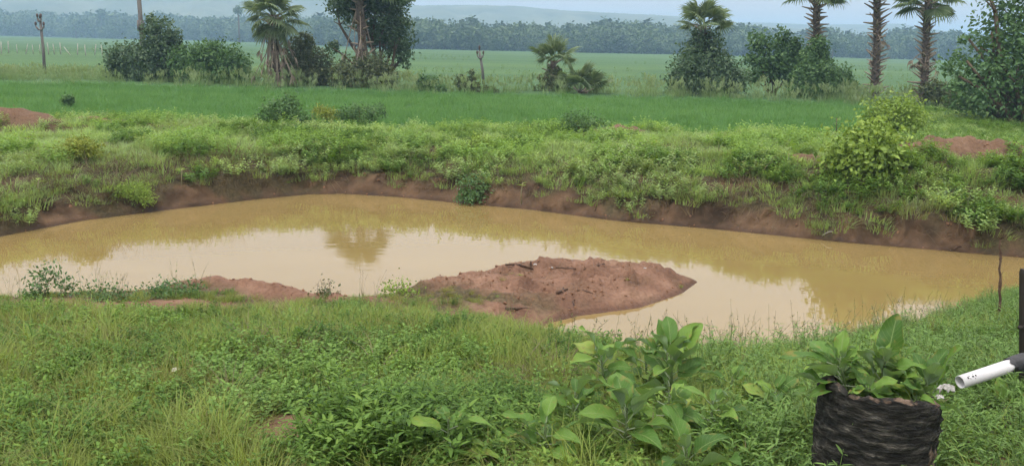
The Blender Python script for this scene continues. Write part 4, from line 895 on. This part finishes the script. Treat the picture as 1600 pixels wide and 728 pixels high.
big_plant((sc_.x-.14, sc_.y+.02, sc_.z+sz0), .26, 14, .25, 'plant growing from the left side of the hollow stump', (-.06, .02), 10, 0, 75, extra=((2.9, 12, .27, 0),))
big_plant((sc_.x+.02, sc_.y+.06, sc_.z+sz0), .24, 14, .25, 'plant growing from the middle of the hollow stump', (.02, .02), 11, 10, 85, extra=((.9, 75, .27, 0),))
big_plant((sc_.x+.16, sc_.y-.02, sc_.z+sz0), .18, 13, .25, 'plant growing from the right side of the hollow stump', (.05, 0), 12, 15, 80, extra=((-.3, 70, .24, 0),))
big_plant((sc_.x-.06, sc_.y-.06, sc_.z+sz0), .16, 14, .17, 'low leafy plant at the front left inside the hollow stump', (-.03, -.02), 13, 0, 60)
big_plant((sc_.x+.10, sc_.y+.10, sc_.z+sz0), .22, 14, .19, 'bushy plant at the back inside the hollow stump', (.03, .02), 19, 0, 60)
big_plant((sc_.x-.10, sc_.y+.14, sc_.z+sz0), .20, 14, .19, 'bushy plant at the back left inside the hollow stump', (-.04, .03), 20, 0, 60)
big_plant((sc_.x+.09, sc_.y-.10, sc_.z+sz0), .13, 12, .16, 'low leafy plant at the front right inside the hollow stump', (.03, -.01), 21, 0, 60)
# small vine on the face of the stump
vx = tag(empty('vine', (sc_.x+.13, sc_.y-.30, sc_.z)), 'thin vine with heart leaves climbing the stump face', 'vine'); b = MB()
b.tube([(-.02, 0, -.02), (.01, -.01, .10), (-.01, -.005, .18), (.03, .0, .26)], [.004, .0035, .003, .002], 5); b.build('stem', M['stem'], vx)
for p, r_, s_ in (((-.01, -.015, .15), (.3, .8, -1.9), .075), ((.02, -.012, .22), (0, .6, -.9), .075), ((.02, -.01, .25), (0, -.2, -2.2), .05)):
    link_mesh('leaf', BL[int(s_*100) % 7], vx, p, r_, s_)
# soft growth inside the stump
ps = [(sc_.x+U(-.13, .13), sc_.y+U(-.08, .14), sc_.z+sz0-.01) for _ in range(16)]
scatter('planter_weed', *src['cool_sprig'], np.array(ps), rng.uniform(.4, .75, 16), rng.uniform(.2, .7, 16), 'soft green weeds filling the hollow stump', 'weeds')

# ------------------------------------------------------------------ white pipe in a black sleeve, scraps
pvc = plain_mat('white_pvc', (.48, .48, .50), (.62, .62, .63), 5, .35, .02, spec=.45)
black = plain_mat('black_plastic_sleeve', (.010, .011, .013), (.03, .032, .036), 16, .38, .9, (1, 1, 1), spec=.5, dist=.02)
dark_in = plain_mat('pipe_shade_and_print', (.05, .05, .05), (.10, .10, .10), 8, .8, 0)  # dark grey for the painted shade in the bore and for the print
p0 = at(1500, 597, .24); p1 = atD(1582, 570, p0.y+.10); ax = (p1-p0).normalized(); pr = .039
pipe = tag(empty('pipe', p0), 'white plastic pipe with a black sleeve at the right edge', 'pipe')
a_ = ax.cross(Vector((0, 0, 1))).normalized(); b_ = a_.cross(ax); L_ = (p1-p0).length
def ringp(s, r, n=24): return [ax*s+(a_*math.cos(2*math.pi*k/n)+b_*math.sin(2*math.pi*k/n))*r for k in range(n)]
b = MB(); vs = ringp(.25, pr*.88)+ringp(0, pr*.88)+ringp(0, pr)+ringp(L_*.5, pr)+ringp(L_+.12, pr)
b.add(vs, [(j*24+k, j*24+(k+1) % 24, (j+1)*24+(k+1) % 24, (j+1)*24+k) for j in range(4) for k in range(24)]); tube_o = b.build('tube', pvc, pipe)
b = MB(); b.add(ringp(.2, pr*.87), [tuple(range(24))]); b.build('bore_shade', dark_in, tube_o)  # dark disc across the bore, painted in place of the shade inside
b = MB(); ns = 20; vs = []
for j in range(ns):
    s = L_-.03+j*.05
    for k in range(24):
        q = 2*math.pi*k/24; rr = pr*(1.10+.16*float(vnoise(np.array([k*.55]), np.array([j*.9]), 4)[0])+(.10 if j in (1, 2) else 0))
        vs.append(ax*(s+(.012*math.sin(k*1.3) if j == 0 else 0))-Vector((0, 0, 1.25*max(0, s-L_-.12)**2))+(a_*math.cos(q)+b_*math.sin(q))*rr)
b.add(vs, [(j*24+k, j*24+(k+1) % 24, (j+1)*24+(k+1) % 24, (j+1)*24+k) for j in range(ns-1) for k in range(24)]); b.build('black_sleeve', black, pipe)
for s0, w_, h_ in ((.03, .010, .006), (.045, .005, .012), (.062, .012, .005), (.075, .005, .016), (.082, .010, .005)):   # printed marks near the pipe end
    b = MB(); v = []
    for du in (0, w_):
        for dq in (-h_/pr, h_/pr):
            q = math.pi/2+.55+dq-.2*(s0 > .07); v.append(ax*(s0+du)+(a_*-math.cos(q)*-1+b_*math.sin(q))*(pr+.0012) if False else ax*(s0+du)+(a_*math.sin(.75+dq)+b_*math.cos(.75+dq))*(pr+.0012))
    b.add(v, [(0, 1, 3, 2)]); b.build('printed_mark', dark_in, tube_o)
wsc = plain_mat('white_scrap', (.26, .25, .23), (.46, .45, .43), 30, .7, .5)
def scrap(name, loc, sx, sy, sz, label, m, seed, cat='scrap'):
    nn = 9; v = []; r = np.random.default_rng(seed)
    for a in range(nn):
        for c in range(nn):
            u = a/(nn-1)-.5; w = c/(nn-1)-.5
            v.append((u*sx*(1-.3*abs(w)), w*sy*(1-.3*abs(u)), sz*(1-3*(u*u+w*w))+r.normal(0, sz*.28)))
    top = [(a*nn+c, (a+1)*nn+c, (a+1)*nn+c+1, a*nn+c+1) for a in range(nn-1) for c in range(nn-1)]
    b = MB(); b.add(v, top); o = b.build(name, m, None, loc, smooth=False)
    sd_ = o.modifiers.new('thick', 'SOLIDIFY'); sd_.thickness = .004
    return tag(o, label, cat)
pp = at(1478, 607, .2); scrap('crumpled_plastic', pp, .10, .06, .025, 'crumpled white plastic lying in the grass by the pipe end', wsc, 3)
pp = at(1468, 620, .2); scrap('plastic_scrap', pp, .045, .04, .012, 'small pale scrap behind the right rim of the stump', wsc, 4)
pp = gp(268, 604); pp.z += .10; o = link_mesh('fallen_leaf', BL[2], None, pp, (.3, -.4, .5), .07); tag(o, 'single pale fallen leaf caught in the left grass', 'leaf')
o.data = o.data.copy(); o.data.materials.clear(); o.data.materials.append(plain_mat('bleached_leaf', (.26, .26, .19), (.38, .37, .28), 12, .7, .1))

# ------------------------------------------------------------------ sticks and posts
st = gp(1562, 512); root = tag(empty('sapling_stick', st), 'thin bare upright stick standing on the right near bank', 'stick')
tp = atD(1563, 374, st.y)-st; b = MB(); npt = 12
b.tube([(tp.x*t/npt+.008*math.sin(t*2.1), .005*math.cos(t*1.7), tp.z*t/npt-(.08 if t == 0 else 0)) for t in range(npt+1)], [.015-.0006*t+(.005 if t % 4 == 2 else 0) for t in range(npt+1)], 7); b.build('stem', M['twig'], root)
b = MB()
for k in range(5): b.tube([tp, tp+Vector((U(-.05, .05), U(-.03, .03), U(.02, .05))), tp+Vector((U(-.09, .09), U(-.05, .05), U(.03, .09)))], [.004, .003, .002], 4)
b.tube([(tp.x*.6, 0, tp.z*.6), (tp.x*.6+.03, 0, tp.z*.6+.04)], [.006, .002], 5); b.build('twig', M['twig'], root)
po = at(1609, 600, .0); po.z = gz(po.x, po.y); root = tag(empty('post', po), 'dark weathered post standing at the right edge of the near bank', 'post')
dk = plain_mat('dark_wet_wood', (.018, .015, .013), (.055, .046, .038), 12, .75, .6, (1, 1, .12))
tpp = atD(1605, 421, po.y)-po; tz = tpp.z; b = MB(); vs = []
for j, z in enumerate((-.1, .0, tz*.3, tz*.6, tz*.97, tz)):
    w = .036 if j < 5 else .031
    ox = tpp.x*z/tz; vs += [(-w+U(-.003, .003)+ox, -w*.8, z), (w+ox, -w*.8, z), (w+ox, w*.8, z), (-w+ox, w*.8, z)]
b.add(vs, [(j*4+k, j*4+(k+1) % 4, (j+1)*4+(k+1) % 4, (j+1)*4+k) for j in range(5) for k in range(4)]+[(20, 21, 22, 23)]); b.build('board', dk, root, smooth=False)
b = MB(); b.tube([(tpp.x*.58-.06, -.01, tz*.58), (tpp.x*.58+.06, -.01, tz*.585)], [.012, .012], 7); b.build('peg', dk, root)

def twig(px, py, px2, py2, z, r, label, lift=0., cat='twig', name='twig', m='twig'):
    a = hit(px, py); c = hit(px2, py2) if not lift else a.copy(); a.z = gz(a.x, a.y)+r*.7; c.z = gz(c.x, c.y)+r*.7+lift
    mid = (a+c)/2+Vector((U(-.02, .02), U(-.02, .02), 0)); mid.z = max(mid.z, gz(mid.x, mid.y)+r*.8)
    o = MB(); o.tube([Vector(), (mid-a)*.5+Vector((0, 0, .004)), mid-a, (mid+c)/2-a+Vector((0, 0, .003)), c-a], [r, r*.9, r*.95, r*.8, r*.55], 6)
    if cat == 'twig' and (c-a).length > .2: o.tube([mid-a, mid-a+(c-a)*.2+Vector((0, .05, .02))], [r*.6, r*.3], 5)
    return tag(o.build(name, M[m], None, a), label, cat)
twig(790, 415, 833, 423, -.45, .013, 'dark twig lying at the back left of the red mound')
twig(829, 423, 829, 417, -.45, .016, 'short peg standing up beside the back twig on the mound', lift=.10, cat='peg', name='peg')
twig(868, 419, 900, 421, -.45, .011, 'thin dark twig at the back centre of the red mound')
twig(913, 422, 945, 413, -.45, .010, 'slanting twig at the back right of the red mound')
twig(870, 459, 887, 453, -.47, .016, 'thick short stick in the middle of the red mound')
twig(902, 455, 926, 460, -.48, .011, 'bent twig right of the thick short stick on the mound')
twig(897, 478, 898, 470, -.52, .009, 'tiny twig low on the front slope of the mound')
twig(790, 483, 826, 483, -.5, .014, 'dark stick by the grass at the front of the mound')
twig(1284, 370, 1302, 364, -.62, .012, 'pale dry twig on the mud at the far shore', m='pale_wood')
twig(1490, 391, 1502, 387, -.63, .014, 'dark twig on the mud at the right far shore')
for px, py, s, lb in ((836, 415, .04, 'white scrap at the back edge of the red mound'), (1008, 421, .035, 'pale scrap near the right tip of the mound'), (862, 420, .03, 'small pale scrap beside the back twigs'), (720, 297, .05, 'pale scrap on the far shore mud under the weed')):
    p = hit(px, py); p.z = gz(p.x, p.y)+.012
    scrap('scrap', p, s*1.2, s*.7, s*.25, lb, wsc, int(px))
# pale bare stems standing at the lip of the far bank
for px, py, py2, lb in ((61, 306, 280, 'pale bare stem on the far bank at the left edge'), (284, 293, 264, 'pale bare stem at the lip of the left far bank'), (855, 292, 262, 'pale bare stem at the lip of the bank near centre'), (777, 281, 258, 'short pale stem beside the weed at the far shore'), (815, 318, 285, 'thin pale stem at the foot of the cut bank'), (1230, 270, 240, 'pale leafy stem left of the bright shrubs')):
    p = hit(px, py); g = gz(p.x, p.y)
    tz = atD(px, py2, p.y).z-g; o = MB(); o.tube([(0, 0, -.05), (U(-.02, .02), 0, tz*.5), (U(-.03, .03), 0, tz)], [.012, .010, .008], 6)
    root = empty('bare_stem', (p.x, p.y, g)); o.build('stem', M['pale_stem'], root); o = MB()
    for k in range(7): z = U(0, 6.28); o.leaf((0, 0, tz*U(.8, 1)), (math.cos(z), math.sin(z), .5), (0, 0, 1), .12, .03, .2, .3, U(-.3, .3), 0, True)
    o.build('leaf_tuft', M['bush_bright'], root); tag(root, lb, 'stem')
# sapling left of the rear bright shrub
p = atD(1303, 228, 19.0); p.z = gz(p.x, p.y); root = tag(empty('sapling', p), 'slender sapling with round leaves left of the rear bright shrub', 'sapling')
tz = atD(1303, 184, 19).z-p.z; o = MB(); o.tube([(0, 0, -.05), (.02, 0, tz*.5), (0, 0, tz)], [.012, .01, .006], 5); o.build('stem', M['bark'], root)
for k in range(11): z = k*2.4; t = .3+.7*k/10; link_mesh('leaf', BL[k % 7], root, (.0, 0, tz*t), (0, -U(.0, .8), z), .15)

# ------------------------------------------------------------------ clods of earth
def clod(k):
    r = np.random.default_rng(k); b = MB(); v = []
    for e in (-.9, -.35, .35, .9):
        for a in range(6): s = r.uniform(.75, 1.15); v.append((math.cos(a*1.047+e)*math.cos(e)*s, math.sin(a*1.047+e)*math.cos(e)*s, math.sin(e)*.75*s))
    b.add(v, [(j*6+a, j*6+(a+1) % 6, (j+1)*6+(a+1) % 6, (j+1)*6+a) for j in range(3) for a in range(6)]+[tuple(range(5, -1, -1)), tuple(range(18, 24))])
    return b.mesh('clod', M['clod'], False)
M['clod'] = plain_mat('red_clod', (.17, .09, .055), (.30, .175, .11), 6, .95, .5)
source('clods', [clod(k) for k in range(5)])
x, y, a = near_pts(260, 7.5, 11.6); k = rng.random(len(x)) < a['bare']*np.clip(patch(x, y, 2.5, 181)*1.8-.4, 0, 1); x, y = x[k], y[k]
x2, y2 = pts_in(-16, 17, 11.5, 24, 60); z2, a2 = ground(x2, y2, True); k = rng.random(len(x2)) < np.clip(a2['heap']*.6+a2['cut']*(a2['d'] > .03)*.5, 0, 1)*frustum(x2, y2, 1); x = np.r_[x, x2[k]]; y = np.r_[y, y2[k]]
scatter('soil_clods', *src['clods'], on_ground(x, y), .005+.017*rng.random(len(x))**3*(1+.6*(y > 12)), rng.random(len(x)), 'crumbled red earth clods on the mound and the cut banks', 'soil', tilt=1)

# ------------------------------------------------------------------ air
hm, hn, hl, ho = mat('haze_air')
pv = hn.new('ShaderNodeVolumePrincipled'); pv.inputs['Color'].default_value = (.46, .71, 1.0, 1); pv.inputs['Density'].default_value = .00095; pv.inputs['Anisotropy'].default_value = .2
hl.new(pv.outputs[0], ho.inputs['Volume'])
b = MB(); X0, Y0, Y1, Z0, Z1 = 4300, -80, 4900, -4, 60
b.add([(-X0, Y0, Z0), (X0, Y0, Z0), (X0, Y1, Z0), (-X0, Y1, Z0), (-X0, Y0, Z1), (X0, Y0, Z1), (X0, Y1, Z1), (-X0, Y1, Z1)], [(3, 2, 1, 0), (4, 5, 6, 7), (0, 1, 5, 4), (1, 2, 6, 5), (2, 3, 7, 6), (3, 0, 4, 7)])
tag(b.build('haze', hm, smooth=False), 'thin blue haze over the fields and hills', 'haze', kind='stuff')
